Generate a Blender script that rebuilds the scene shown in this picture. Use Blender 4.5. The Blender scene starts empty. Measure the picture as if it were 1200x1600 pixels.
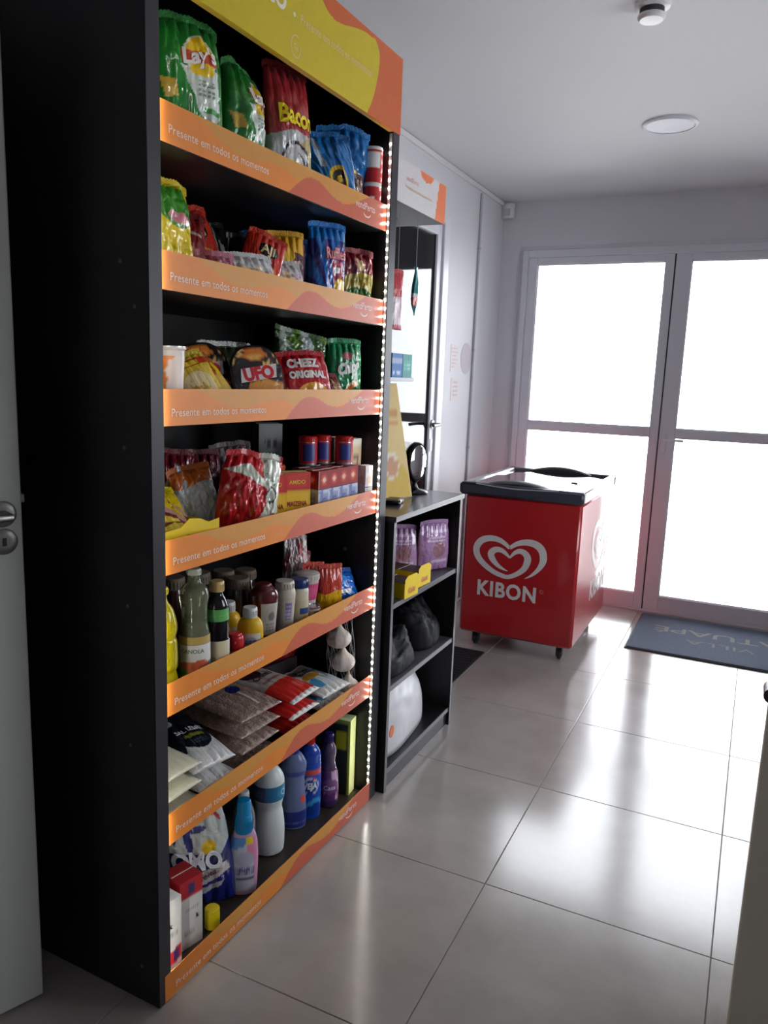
import bpy, math, random
import numpy as np
from mathutils import Matrix, Vector

C = bpy.context.scene.collection
sc = bpy.context.scene
PI = math.pi

def lin(c):
    out = []
    for v in c[:3]:
        v = v / 255.0
        out.append(v / 12.92 if v <= 0.04045 else ((v + 0.055) / 1.055) ** 2.4)
    return tuple(out)

# ------------------------------------------------------------------ camera
cam_d = bpy.data.cameras.new('camera')
cam = bpy.data.objects.new('camera', cam_d)
C.objects.link(cam)
YAW, PITCH, ROLL, CAMH = 0.4457, 0.1737, 0.0373, 1.42
fw = Vector((-math.sin(YAW) * math.cos(PITCH), math.cos(YAW) * math.cos(PITCH), -math.sin(PITCH)))
rt = Vector((math.cos(YAW), math.sin(YAW), 0))
up = rt.cross(fw)
r2 = rt * math.cos(ROLL) + up * math.sin(ROLL)
u2 = -rt * math.sin(ROLL) + up * math.cos(ROLL)
Mc = Matrix((r2, u2, -fw)).transposed().to_4x4()
Mc.translation = (0, 0, CAMH)
cam.matrix_world = Mc
cam_d.sensor_fit = 'VERTICAL'
cam_d.sensor_height = 32.0
cam_d.lens = 1206.35 / 1600 * 32.0
cam_d.clip_start = 0.02
sc.camera = cam

# ------------------------------------------------------------------ world and light
W = bpy.data.worlds.new('overcast_sky')
sc.world = W
W.use_nodes = True
bg = W.node_tree.nodes['Background']
bg.inputs[0].default_value = (0.93, 0.955, 1.0, 1)
bg.inputs[1].default_value = 5.6
LED_STRENGTH = 52.0

def portal(loc, rot, sx, sy):
    l = bpy.data.lights.new('daylight_portal', 'AREA')
    l.shape = 'RECTANGLE'
    l.size, l.size_y = sx, sy
    l.cycles.is_portal = True
    o = bpy.data.objects.new('daylight_portal', l)
    C.objects.link(o)
    o.location = loc
    o.rotation_euler = rot
portal((-0.516, 5.12, 1.12), (-PI / 2, 0, 0), 1.95, 2.24)
portal((1.42, 2.75, 1.55), (0, PI / 2, 0), 1.2, 1.4)   # for the unseen side window added on the right to light the room

sc.view_settings.view_transform = 'Standard'
sc.view_settings.look = 'None'
sc.view_settings.exposure = 1.0
sc.view_settings.gamma = 1.0
sc.view_settings.use_curve_mapping = False
sc.cycles.max_bounces = 10
sc.cycles.diffuse_bounces = 5
sc.cycles.glossy_bounces = 5
sc.cycles.transmission_bounces = 8
sc.cycles.transparent_max_bounces = 12
sc.cycles.caustics_refractive = False
sc.cycles.sample_clamp_indirect = 6

# ------------------------------------------------------------------ materials
def newmat(name):
    m = bpy.data.materials.new(name)
    m.use_nodes = True
    nt = m.node_tree
    return m, nt, nt.nodes['Principled BSDF'], nt.nodes, nt.links

MATS = {}
def mat(name, col, rough=0.5, metal=0.0, var=0.06, scale=20.0, bump=0.0, bscale=60.0, emit=0.0, spec=0.5, trans=0.0, ior=1.45, coat=0.0, alpha=1.0):
    if name in MATS:
        return MATS[name]
    m, nt, b, N, L = newmat(name)
    c = lin(col)
    tc = N.new('ShaderNodeTexCoord')
    nz = N.new('ShaderNodeTexNoise')
    nz.inputs['Scale'].default_value = scale
    nz.inputs['Detail'].default_value = 3
    L.new(tc.outputs['Object'], nz.inputs['Vector'])
    mx = N.new('ShaderNodeMix')
    mx.data_type = 'RGBA'
    mx.inputs[6].default_value = (*[v * (1 - var) for v in c], 1)
    mx.inputs[7].default_value = (*[min(1, v * (1 + var)) for v in c], 1)
    L.new(nz.outputs['Fac'], mx.inputs[0])
    L.new(mx.outputs[2], b.inputs['Base Color'])
    b.inputs['Roughness'].default_value = rough
    b.inputs['Metallic'].default_value = metal
    b.inputs['Specular IOR Level'].default_value = spec
    b.inputs['IOR'].default_value = ior
    b.inputs['Coat Weight'].default_value = coat
    b.inputs['Coat Roughness'].default_value = 0.08
    b.inputs['Transmission Weight'].default_value = trans
    if bump:
        n2 = N.new('ShaderNodeTexNoise')
        n2.inputs['Scale'].default_value = bscale
        L.new(tc.outputs['Object'], n2.inputs['Vector'])
        bp = N.new('ShaderNodeBump')
        bp.inputs['Strength'].default_value = bump
        bp.inputs['Distance'].default_value = 0.004
        L.new(n2.outputs['Fac'], bp.inputs['Height'])
        L.new(bp.outputs['Normal'], b.inputs['Normal'])
    if emit:
        b.inputs['Emission Color'].default_value = (*c, 1)
        b.inputs['Emission Strength'].default_value = emit
    MATS[name] = m
    return m

def printmat(name, rough=0.35, bump=0.0, bscale=40, metal=0.0, coat=0.0, spec=0.5):
    """printed surface: takes its print from the colour attribute 'Col'"""
    if name in MATS:
        return MATS[name]
    m, nt, b, N, L = newmat(name)
    at = N.new('ShaderNodeAttribute')
    at.attribute_name = 'Col'
    tc = N.new('ShaderNodeTexCoord')
    nz = N.new('ShaderNodeTexNoise')
    nz.inputs['Scale'].default_value = 35
    L.new(tc.outputs['Object'], nz.inputs['Vector'])
    mr = N.new('ShaderNodeMapRange')
    mr.inputs['To Min'].default_value = 0.93
    mr.inputs['To Max'].default_value = 1.07
    L.new(nz.outputs['Fac'], mr.inputs['Value'])
    mx = N.new('ShaderNodeVectorMath')
    mx.operation = 'SCALE'
    L.new(at.outputs['Color'], mx.inputs[0])
    L.new(mr.outputs[0], mx.inputs['Scale'])
    L.new(mx.outputs[0], b.inputs['Base Color'])
    b.inputs['Roughness'].default_value = rough
    b.inputs['Metallic'].default_value = metal
    b.inputs['Coat Weight'].default_value = coat
    b.inputs['Coat Roughness'].default_value = 0.07
    b.inputs['Specular IOR Level'].default_value = spec
    if bump:
        v = N.new('ShaderNodeTexNoise')
        v.inputs['Scale'].default_value = bscale
        v.inputs['Detail'].default_value = 4
        v.inputs['Distortion'].default_value = 0.8
        L.new(tc.outputs['Object'], v.inputs['Vector'])
        bp = N.new('ShaderNodeBump')
        bp.inputs['Strength'].default_value = bump
        bp.inputs['Distance'].default_value = 0.006
        L.new(v.outputs['Fac'], bp.inputs['Height'])
        L.new(bp.outputs['Normal'], b.inputs['Normal'])
    MATS[name] = m
    return m

FILM = printmat('printed_plastic_film', 0.24, 0.8, 32, coat=0.9)
CARD = printmat('printed_cardboard', 0.5)
PAPER = printmat('printed_label_paper', 0.4)
VINYL = printmat('printed_vinyl', 0.38)

def clear_glass(name, tint, refl=1.0, rough=0.02):
    """thin pane: clear straight-through glass with a Fresnel reflection"""
    m, nt, b, N, L = newmat(name)
    N.remove(b)
    out = N['Material Output']
    tr = N.new('ShaderNodeBsdfTransparent')
    tr.inputs[0].default_value = (*tint, 1)
    gl = N.new('ShaderNodeBsdfGlossy')
    gl.inputs['Roughness'].default_value = rough
    fr = N.new('ShaderNodeFresnel')
    fr.inputs['IOR'].default_value = 1.52
    nz = N.new('ShaderNodeTexNoise')
    nz.inputs['Scale'].default_value = 3
    mu = N.new('ShaderNodeMath')
    mu.operation = 'MULTIPLY'
    mu.inputs[1].default_value = refl
    mu.use_clamp = True
    L.new(fr.outputs[0], mu.inputs[0])
    mr = N.new('ShaderNodeMapRange')
    mr.inputs['To Min'].default_value = rough
    mr.inputs['To Max'].default_value = rough * 1.4
    L.new(nz.outputs['Fac'], mr.inputs['Value'])
    L.new(mr.outputs[0], gl.inputs['Roughness'])
    mx = N.new('ShaderNodeMixShader')
    L.new(mu.outputs[0], mx.inputs[0])
    L.new(tr.outputs[0], mx.inputs[1])
    L.new(gl.outputs[0], mx.inputs[2])
    L.new(mx.outputs[0], out.inputs['Surface'])
    MATS[name] = m
    return m

def leds_mat():
    m, nt, b, N, L = newmat('led_light')
    b.inputs['Base Color'].default_value = (0.9, 0.9, 0.9, 1)
    b.inputs['Emission Color'].default_value = (1.0, 0.97, 0.90, 1)
    b.inputs['Emission Strength'].default_value = LED_STRENGTH
    return m

def floor_mat():
    m, nt, b, N, L = newmat('polished_porcelain_tile')
    tc = N.new('ShaderNodeTexCoord')
    oi = N.new('ShaderNodeObjectInfo')
    nz = N.new('ShaderNodeTexNoise')
    nz.inputs['Scale'].default_value = 3.5
    nz.inputs['Detail'].default_value = 8
    nz.inputs['Roughness'].default_value = 0.62
    va = N.new('ShaderNodeVectorMath')
    va.operation = 'ADD'
    L.new(tc.outputs['Object'], va.inputs[0])
    L.new(oi.outputs['Location'], va.inputs[1])
    L.new(va.outputs[0], nz.inputs['Vector'])
    cr = N.new('ShaderNodeValToRGB')
    cr.color_ramp.elements[0].position = 0.3
    cr.color_ramp.elements[0].color = (*lin((152, 146, 141)), 1)
    cr.color_ramp.elements[1].position = 0.7
    cr.color_ramp.elements[1].color = (*lin((172, 166, 161)), 1)
    L.new(nz.outputs['Fac'], cr.inputs[0])
    L.new(cr.outputs[0], b.inputs['Base Color'])
    mr = N.new('ShaderNodeMapRange')
    mr.inputs['To Min'].default_value = 0.13
    mr.inputs['To Max'].default_value = 0.22
    L.new(nz.outputs['Fac'], mr.inputs['Value'])
    L.new(mr.outputs[0], b.inputs['Roughness'])
    b.inputs['Specular IOR Level'].default_value = 0.8
    return m
TILE = floor_mat()

WALLP = mat('white_wall_paint', (214, 213, 218), 0.6, var=0.015, scale=2, bump=0.03, bscale=90)
CEILP = mat('white_ceiling_paint', (224, 223, 225), 0.7, var=0.015, scale=2)
GROUT = mat('grey_grout', (150, 146, 142), 0.85)
ALU = mat('grey_painted_aluminium', (216, 216, 224), 0.35, metal=0.0, var=0.02)
ALU_D = mat('dark_rubber_gasket', (52, 52, 58), 0.6)
BLACK = mat('black_laminate', (15, 15, 18), 0.42, var=0.15, scale=60)
EDGE = mat('charcoal_edge_banding', (48, 47, 54), 0.35)
EDGE_L = mat('grey_edge_banding', (96, 94, 100), 0.3)
GREYLAM = mat('grey_melamine', (70, 68, 74), 0.45)
CHROME = mat('brushed_chrome', (150, 150, 148), 0.42, metal=0.95)
WHITEP = mat('white_plastic', (225, 225, 226), 0.35)
GLASS_B = clear_glass('clear_window_glass', (0.97, 0.98, 0.99), 1.0, 0.01)
GLASS_D = clear_glass('tinted_door_glass', (0.55, 0.57, 0.60), 1.05, 0.03)
LEDM = leds_mat()

# ------------------------------------------------------------------ mesh helpers
class MB:
    def __init__(s):
        s.v, s.f, s.n = [], [], 0
    def add(s, vs, fs):
        s.v += [tuple(map(float, a)) for a in vs]
        s.f += [tuple(i + s.n for i in f) for f in fs]
        s.n = len(s.v)
        return s
    def box(s, x0, x1, y0, y1, z0, z1, b=0.0):
        if b <= 0:
            vs = [(x, y, z) for x in (x0, x1) for y in (y0, y1) for z in (z0, z1)]
            fs = [(0, 1, 3, 2), (4, 6, 7, 5), (0, 4, 5, 1), (2, 3, 7, 6), (0, 2, 6, 4), (1, 5, 7, 3)]
            return s.add(vs, fs)
        vs, fs, idx = [], [], {}
        X, Y, Z = (x0, x1), (y0, y1), (z0, z1)
        for i in (0, 1):
            for j in (0, 1):
                for k in (0, 1):
                    sx, sy, sz = (1, -1)[i], (1, -1)[j], (1, -1)[k]
                    idx[i, j, k, 'x'] = len(vs); vs.append((X[i], Y[j] + sy * b, Z[k] + sz * b))
                    idx[i, j, k, 'y'] = len(vs); vs.append((X[i] + sx * b, Y[j], Z[k] + sz * b))
                    idx[i, j, k, 'z'] = len(vs); vs.append((X[i] + sx * b, Y[j] + sy * b, Z[k]))
        q = lambda a: [idx[t] for t in a]
        for i in (0, 1):
            fs.append(q([(i, 0, 0, 'x'), (i, 1, 0, 'x'), (i, 1, 1, 'x'), (i, 0, 1, 'x')]))
            fs.append(q([(0, i, 0, 'y'), (1, i, 0, 'y'), (1, i, 1, 'y'), (0, i, 1, 'y')]))
            fs.append(q([(0, 0, i, 'z'), (1, 0, i, 'z'), (1, 1, i, 'z'), (0, 1, i, 'z')]))
            for j in (0, 1):
                fs.append(q([(i, j, 0, 'x'), (i, j, 1, 'x'), (i, j, 1, 'y'), (i, j, 0, 'y')]))
                fs.append(q([(i, 0, j, 'x'), (i, 1, j, 'x'), (i, 1, j, 'z'), (i, 0, j, 'z')]))
                fs.append(q([(0, i, j, 'y'), (1, i, j, 'y'), (1, i, j, 'z'), (0, i, j, 'z')]))
                for k in (0, 1):
                    fs.append(q([(i, j, k, 'x'), (i, j, k, 'y'), (i, j, k, 'z')]))
        return s.add(vs, fs)
    def lathe(s, prof, seg=28, cx=0, cy=0, sx=1, sy=1, caps=True, axis='z'):
        vs, fs = [], []
        for (r, z) in prof:
            for k in range(seg):
                a = 2 * PI * k / seg
                p = (r * math.cos(a) * sx, r * math.sin(a) * sy, z)
                if axis == 'y':
                    p = (p[0], p[2], p[1])
                if axis == 'x':
                    p = (p[2], p[0], p[1])
                vs.append((p[0] + cx, p[1] + cy, p[2]))
        n = len(prof)
        for i in range(n - 1):
            for k in range(seg):
                k2 = (k + 1) % seg
                fs.append((i * seg + k, i * seg + k2, (i + 1) * seg + k2, (i + 1) * seg + k))
        if caps:
            fs.append(tuple(range(seg))[::-1])
            fs.append(tuple((n - 1) * seg + k for k in range(seg)))
        return s.add(vs, fs)
    def prism(s, pts, a, b, axis='y'):
        """polygon pts in the plane, extruded from a to b on axis"""
        n = len(pts)
        f = {'y': lambda p, t: (p[0], t, p[1]), 'x': lambda p, t: (t, p[0], p[1]), 'z': lambda p, t: (p[0], p[1], t)}[axis]
        vs = [f(p, a) for p in pts] + [f(p, b) for p in pts]
        fs = [tuple(range(n)), tuple(range(n, 2 * n))[::-1]] + [(i, (i + 1) % n, n + (i + 1) % n, n + i) for i in range(n)]
        return s.add(vs, fs)
    def tube(s, pts, r, seg=10):
        pts = [Vector(p) for p in pts]
        vs, fs = [], []
        pn = None
        for i, p in enumerate(pts):
            d = (pts[min(i + 1, len(pts) - 1)] - pts[max(i - 1, 0)]).normalized()
            if pn is None:
                pn = d.orthogonal().normalized()
            pn = (pn - d * pn.dot(d)).normalized()
            bn = d.cross(pn)
            rr = r[i] if isinstance(r, (list, tuple)) else r
            for k in range(seg):
                a = 2 * PI * k / seg
                vs.append(p + (pn * math.cos(a) + bn * math.sin(a)) * rr)
        for i in range(len(pts) - 1):
            for k in range(seg):
                k2 = (k + 1) % seg
                fs.append((i * seg + k, i * seg + k2, (i + 1) * seg + k2, (i + 1) * seg + k))
        fs.append(tuple(range(seg)))
        fs.append(tuple((len(pts) - 1) * seg + k for k in range(seg))[::-1])
        return s.add(vs, fs)
    def build(s, name, m, parent=None, smooth=False, **kw):
        return mesh_obj(name, s.v, s.f, m, parent, smooth, **kw)

def recalc(me):
    import bmesh
    bm = bmesh.new()
    bm.from_mesh(me)
    bmesh.ops.recalc_face_normals(bm, faces=bm.faces)
    bm.to_mesh(me)
    bm.free()

def mesh_obj(name, v, f, m, parent=None, smooth=False, cols=None, fix=True, **kw):
    me = bpy.data.meshes.new(name)
    me.from_pydata([tuple(map(float, a)) for a in v], [], [tuple(int(i) for i in q) for q in f])
    if fix:
        recalc(me)
    me.materials.append(m)
    if smooth:
        me.polygons.foreach_set('use_smooth', [True] * len(me.polygons))
        if smooth != 'all':
            try:
                me.set_sharp_from_angle(angle=math.radians(42))
            except Exception:
                pass
    if cols is not None:
        at = me.color_attributes.new('Col', 'FLOAT_COLOR', 'POINT')
        a = np.ones((len(me.vertices), 4), np.float32)
        a[:, :3] = cols
        at.data.foreach_set('color', a.ravel())
    me.update()
    o = bpy.data.objects.new(name, me)
    C.objects.link(o)
    if parent is not None:
        o.parent = parent
    tag(o, **kw)
    return o

def tag(o, label=None, cat=None, group=None, kind=None):
    if label: o['label'] = label
    if cat: o['category'] = cat
    if group: o['group'] = group
    if kind: o['kind'] = kind
    return o

def empty(name, label, cat, group=None, M=None):
    o = bpy.data.objects.new(name, None)
    o.empty_display_size = 0.05
    C.objects.link(o)
    if M is not None:
        o.matrix_basis = M
    return tag(o, label, cat, group)

def copy_tree(o, parent=None):
    c = o.copy()
    C.objects.link(c)
    c.parent = parent
    for ch in list(o.children):
        copy_tree(ch, c)
    return c

def retag(o, label, group=None):
    o['label'] = label
    if group: o['group'] = group
    return o

# ---- flat print: colour as a function of (x in -1..1, y in 0..1)
def arr(c):
    return np.array(lin(c))

def paint(bgc, *ops):
    def f(X, Y):
        X = np.asarray(X, float).ravel(); Y = np.asarray(Y, float).ravel()
        out = np.tile(arr(bgc), (len(X), 1))
        for op in ops:
            k = op[0]
            if k == 'e':
                _, cx, cy, rx, ry, c = op[:6]
                rot = op[6] if len(op) > 6 else 0
                dx, dy = X - cx, Y - cy
                if rot:
                    dx, dy = dx * math.cos(rot) + dy * math.sin(rot), -dx * math.sin(rot) + dy * math.cos(rot)
                msk = (dx / rx) ** 2 + (dy / ry) ** 2 < 1
            elif k == 'r':
                _, x0, y0, x1, y1, c = op
                msk = (X >= x0) & (X <= x1) & (Y >= y0) & (Y <= y1)
            elif k == 'p':
                _, P, c = op
                msk = np.zeros(len(X), bool)
                n = len(P)
                for i in range(n):
                    (xa, ya), (xb, yb) = P[i], P[(i + 1) % n]
                    cond = (ya > Y) != (yb > Y)
                    with np.errstate(divide='ignore', invalid='ignore'):
                        xi = (xb - xa) * (Y - ya) / ((yb - ya) if yb != ya else 1e-9) + xa
                    msk ^= cond & (X < xi)
            elif k == 'n':
                _, sx, sy, thr, c, seed = op
                msk = wn(X * sx, Y * sy, seed) > thr
            elif k == 'w':
                _, y0, amp, fr, ph, c, above = op
                b = y0 + amp * np.sin(X * fr + ph)
                msk = (Y > b) if above else (Y < b)
            elif k == 'ray':
                _, cx, cy, n, c = op
                msk = np.sin(np.arctan2((Y - cy) * 1.6, X - cx) * n) > 0
            elif k == 'txt':
                # rows of small print: dashes
                _, x0, y0, x1, y1, rows, c, seed = op
                rr = (Y - y0) / (y1 - y0) * rows
                msk = (X > x0) & (X < x1) & (Y > y0) & (Y < y1) & ((rr % 1) < 0.55) & (np.sin(X * 47 + np.floor(rr) * 13 + seed) > -0.55)
            out[msk] = arr(c)
        return out
    return f

def wn(x, y, seed=0):
    rs = np.random.RandomState(seed)
    t = np.zeros_like(np.asarray(x, float))
    for k in range(6):
        a = rs.uniform(0, PI * 2); fq = 1.0 * 1.5 ** k
        t = t + np.sin((x * math.cos(a) + y * math.sin(a)) * fq + rs.uniform(0, 6.28)) / 1.25 ** k
    return t / 3.0

# ---- lettering as thin geometry
_TC = {}
def text2d(s, bold=0.0, spacing=1.0):
    key = (s, bold, spacing)
    if key in _TC:
        return _TC[key]
    cu = bpy.data.curves.new('lettering', 'FONT')
    cu.body = s
    cu.size = 1
    cu.offset = bold
    cu.space_character = spacing
    cu.resolution_u = 3
    ob = bpy.data.objects.new('lettering', cu)
    me = bpy.data.meshes.new_from_object(ob)
    v = np.array([q.co[:2] for q in me.vertices]) if len(me.vertices) else np.zeros((0, 2))
    f = [tuple(p.vertices) for p in me.polygons]
    bpy.data.objects.remove(ob); bpy.data.meshes.remove(me); bpy.data.curves.remove(cu)
    if len(v):
        v = v - (v.max(0) + v.min(0)) / 2
        v = v / (v[:, 0].max() - v[:, 0].min())
    _TC[key] = (v, f)
    return v, f

def lettering(s, mapf, cx, cy, width, col, parent, bold=0.02, sy=1.0, shear=0.0, rot=0.0, spacing=1.0, name='lettering', rough=0.4, lift=0.0):
    v, f = text2d(s, bold, spacing)
    if not len(v):
        return None
    x = v[:, 0] * width; y = v[:, 1] * width * sy
    x = x + y * shear
    if rot:
        x, y = x * math.cos(rot) - y * math.sin(rot), x * math.sin(rot) + y * math.cos(rot)
    P = mapf(cx + x, cy + y, lift)
    m = mat('print_%d_%d_%d' % tuple(col), col, rough)
    return mesh_obj(name, P, f, m, parent, fix=False)

# ------------------------------------------------------------------ product builders (front faces -y, base z=0)
def bag(name, w, h, d, pf, label, cat='bag', texts=(), seed=1, crump=1.0, material=None, bend=0.0, skew=0.0, pinch=0.10, shoulder=.10, pleat=1.0, group=None, nx=72, ny=96, seal=True, jag=True, flat=False):
    material = material or FILM
    rs = np.random.RandomState(seed)
    ph = rs.uniform(0, 6, 8)
    def F(s, t, side=-1):
        s = np.asarray(s, float); t = np.asarray(t, float)
        tt = np.clip(t, 0, 1)
        B = np.clip(np.sin(PI * tt), 0, 1) ** 0.55
        th = d / 2 * B * np.clip(1 - np.abs(s) ** 2.4, 0, 1) ** 0.62
        edge = np.clip(1 - np.abs(s) ** 6, 0, 1)
        pl = (np.abs(np.sin(s * 9 + ph[0] + side)) - .5) * 0.16 * pleat * d * (np.exp(-tt / .16) * (tt > .02) + np.exp(-(1 - tt) / .18) * (tt < .98))
        cr = (np.abs(wn(s * 2.2, tt * 3.2, seed + 3 + side)) - .3) * 0.11 * d * crump * B
        cr = cr + (np.abs(wn(s * 5.5, tt * 7, seed + 9 + side)) - .3) * 0.08 * d * crump * B
        y = side * (th + (pl + cr) * edge)
        x = s * w / 2 * (1 - pinch * B) * (1 - shoulder * np.exp(-((1 - tt) / .16) ** 2) - shoulder * .6 * np.exp(-(tt / .14) ** 2)) + skew * tt ** 2
        x = x + wn(tt * 5, s * 0.5, seed + 20) * 0.012 * w * crump
        z = tt * h + wn(s * 2.5, tt * 0 + 1, seed + 30) * 0.016 * h * crump * tt - .10 * shoulder * h * tt ** 4 * s ** 4 * 3
        y = y + bend * tt ** 2 + wn(s * 1.5, tt * 1.5, seed + 40) * d * 0.10 * tt * crump
        return np.stack([x, y, z], -1)
    S, T = np.meshgrid(np.linspace(-1, 1, nx), np.concatenate([[0], np.linspace(.02, .98, ny - 2), [1]]), indexing='xy')
    fr = F(S, T, -1).reshape(-1, 3)
    bk = F(S, T, 1).reshape(-1, 3)
    bd = ((np.abs(S) > .9999) | (T < 1e-6) | (T > 1 - 1e-6)).ravel()
    avg = (fr + bk) / 2
    fr[bd] = avg[bd]
    n = nx * ny
    bi = np.zeros(n, int)
    keep = np.where(~bd)[0]
    bi[bd] = np.where(bd)[0]
    bi[keep] = n + np.arange(len(keep))
    verts = np.concatenate([fr, bk[keep]])
    faces = []
    for j in range(ny - 1):
        for i in range(nx - 1):
            a = j * nx + i; b = a + 1; c = a + nx + 1; e = a + nx
            faces.append((a, b, c, e))
            faces.append((bi[e], bi[c], bi[b], bi[a]))
    cf = pf(S, T)
    cols = np.concatenate([cf, cf[keep]])
    o = mesh_obj(name, verts, faces, material, None, 'all', cols=cols, fix=False, label=label, cat=cat, group=group)
    if seal:
        sm = printmat('crimped_seal', 0.3, 0.9, 160, coat=0.4)
        for ts in ((0.0, 1.0) if seal != 'top' else (1.0,)):
            q = F(np.linspace(-1, 1, 33), np.full(33, ts), -1)
            q2 = F(np.linspace(-1, 1, 33), np.full(33, ts), 1)
            q = (q + q2) / 2
            hh = 0.012 if ts else -0.0
            if not ts:
                continue
            vs, fs = [], []
            for i in range(33):
                zz = 0.002 * (i % 2) if jag else 0
                for dy in (-.0006, .0006):
                    vs.append(q[i] + np.array([0, dy, -.004])); vs.append(q[i] + np.array([0, dy, hh + zz]))
            for i in range(32):
                a = 4 * i
                fs += [(a, a + 4, a + 5, a + 1), (a + 2, a + 3, a + 7, a + 6), (a + 1, a + 5, a + 7, a + 3)]
            cc = np.repeat(pf(np.linspace(-1, 1, 33), np.full(33, .985)), 4, axis=0)
            mesh_obj('seal', vs, fs, sm, o, False, cols=cc)
    def mp(x, y, lift):
        return F(x, y, -1) + np.array([0, -0.0034 - lift, 0])
    for tx in texts:
        s_, cx, cy, wd, col = tx[:5]
        kw = dict(tx[5]) if len(tx) > 5 else {}
        kw['sy'] = kw.get('sy', 1.0) * (w / 2) / h
        lettering(s_, mp, cx, cy, wd, col, o, **kw)
    return o

def smooth_prof(pts, n=4):
    P = [pts[0]] + list(pts) + [pts[-1]]
    out = []
    for i in range(1, len(P) - 2):
        p0, p1, p2, p3 = P[i - 1], P[i], P[i + 1], P[i + 2]
        for k in range(n):
            t = k / n
            q = []
            for a in (0, 1):
                m1 = (p2[a] - p0[a]) / 2; m2 = (p3[a] - p1[a]) / 2
                q.append((2 * t ** 3 - 3 * t ** 2 + 1) * p1[a] + (t ** 3 - 2 * t ** 2 + t) * m1 + (-2 * t ** 3 + 3 * t ** 2) * p2[a] + (t ** 3 - t ** 2) * m2)
            out.append((max(q[0], .0005), q[1]))
    out.append(pts[-1])
    return out

def bottle(name, prof, m, label, cat='bottle', cap=None, labels=(), sq=(1, 1), group=None, ribs=None, extra=None):
    pr = smooth_prof(prof)
    o = MB().lathe(pr, 32, sx=sq[0], sy=sq[1]).build(name, m, None, True, label=label, cat=cat, group=group)
    zs = np.array([p[1] for p in pr]); rs = np.array([p[0] for p in pr])
    order = np.argsort(zs, kind='stable')
    def rad(z):
        return np.interp(z, zs[order], rs[order])
    if cap:
        r, z0, z1, cm = cap[:4]
        tp = cap[4] if len(cap) > 4 else r * 0.95
        MB().lathe([(r * .98, z0), (r, z0 + .002), (tp, z1 - .002), (tp * .93, z1)], 24).build('cap', cm, o, True)
        mb = MB()
        for k in range(24):
            a = 2 * PI * k / 24
            mb.box(r * math.cos(a) - .0006, r * math.cos(a) + .0006, r * math.sin(a) - .0006, r * math.sin(a) + .0006, z0 + .003, z0 + (z1 - z0) * .7)
        mb.build('cap_ribs', cm, o)
    for lb in labels:
        z0, z1, a0, a1, pf = lb[:5]
        texts = lb[5] if len(lb) > 5 else ()
        na, nz = 36, 22
        A, Z = np.meshgrid(np.linspace(a0, a1, na), np.linspace(z0, z1, nz))
        def mp(ang, z, off):
            r = rad(z) + off
            return np.stack([np.sin(ang) * r * sq[0], -np.cos(ang) * r * sq[1], z], -1)
        V = mp(A, Z, .0008).reshape(-1, 3)
        fs = [(j * na + i, j * na + i + 1, (j + 1) * na + i + 1, (j + 1) * na + i) for j in range(nz - 1) for i in range(na - 1)]
        cols = pf((A - a0) / (a1 - a0) * 2 - 1, (Z - z0) / (z1 - z0))
        lo = mesh_obj('product_label', V, fs, PAPER, o, 'all', cols=cols, fix=False)
        for tx in texts:
            s_, cx, cy, wd, col = tx[:5]
            kw = dict(tx[5]) if len(tx) > 5 else {}
            rm = float(rad((z0 + z1) / 2))
            am, hw = (a0 + a1) / 2, (a1 - a0) / 2
            # cx in -1..1, cy 0..1, width in label half-widths
            def mq(x, y, lift, am=am, hw=hw, z0=z0, z1=z1):
                return mp(am + x * hw, z0 + y * (z1 - z0), .0017)
            kw['sy'] = kw.get('sy', 1.0) * (rm * hw) / (z1 - z0)
            lettering(s_, mq, cx, cy, wd, col, lo, **kw)
    return o

def grid_face(o3, ex, ey, nu, nv, pf, off):
    U, Vv = np.meshgrid(np.linspace(0, 1, nu), np.linspace(0, 1, nv))
    P = np.array(o3)[None] + U.ravel()[:, None] * np.array(ex)[None] + Vv.ravel()[:, None] * np.array(ey)[None]
    fs = [(off + j * nu + i, off + j * nu + i + 1, off + (j + 1) * nu + i + 1, off + (j + 1) * nu + i) for j in range(nv - 1) for i in range(nu - 1)]
    return P, fs, pf(U.ravel() * 2 - 1, Vv.ravel())

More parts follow.
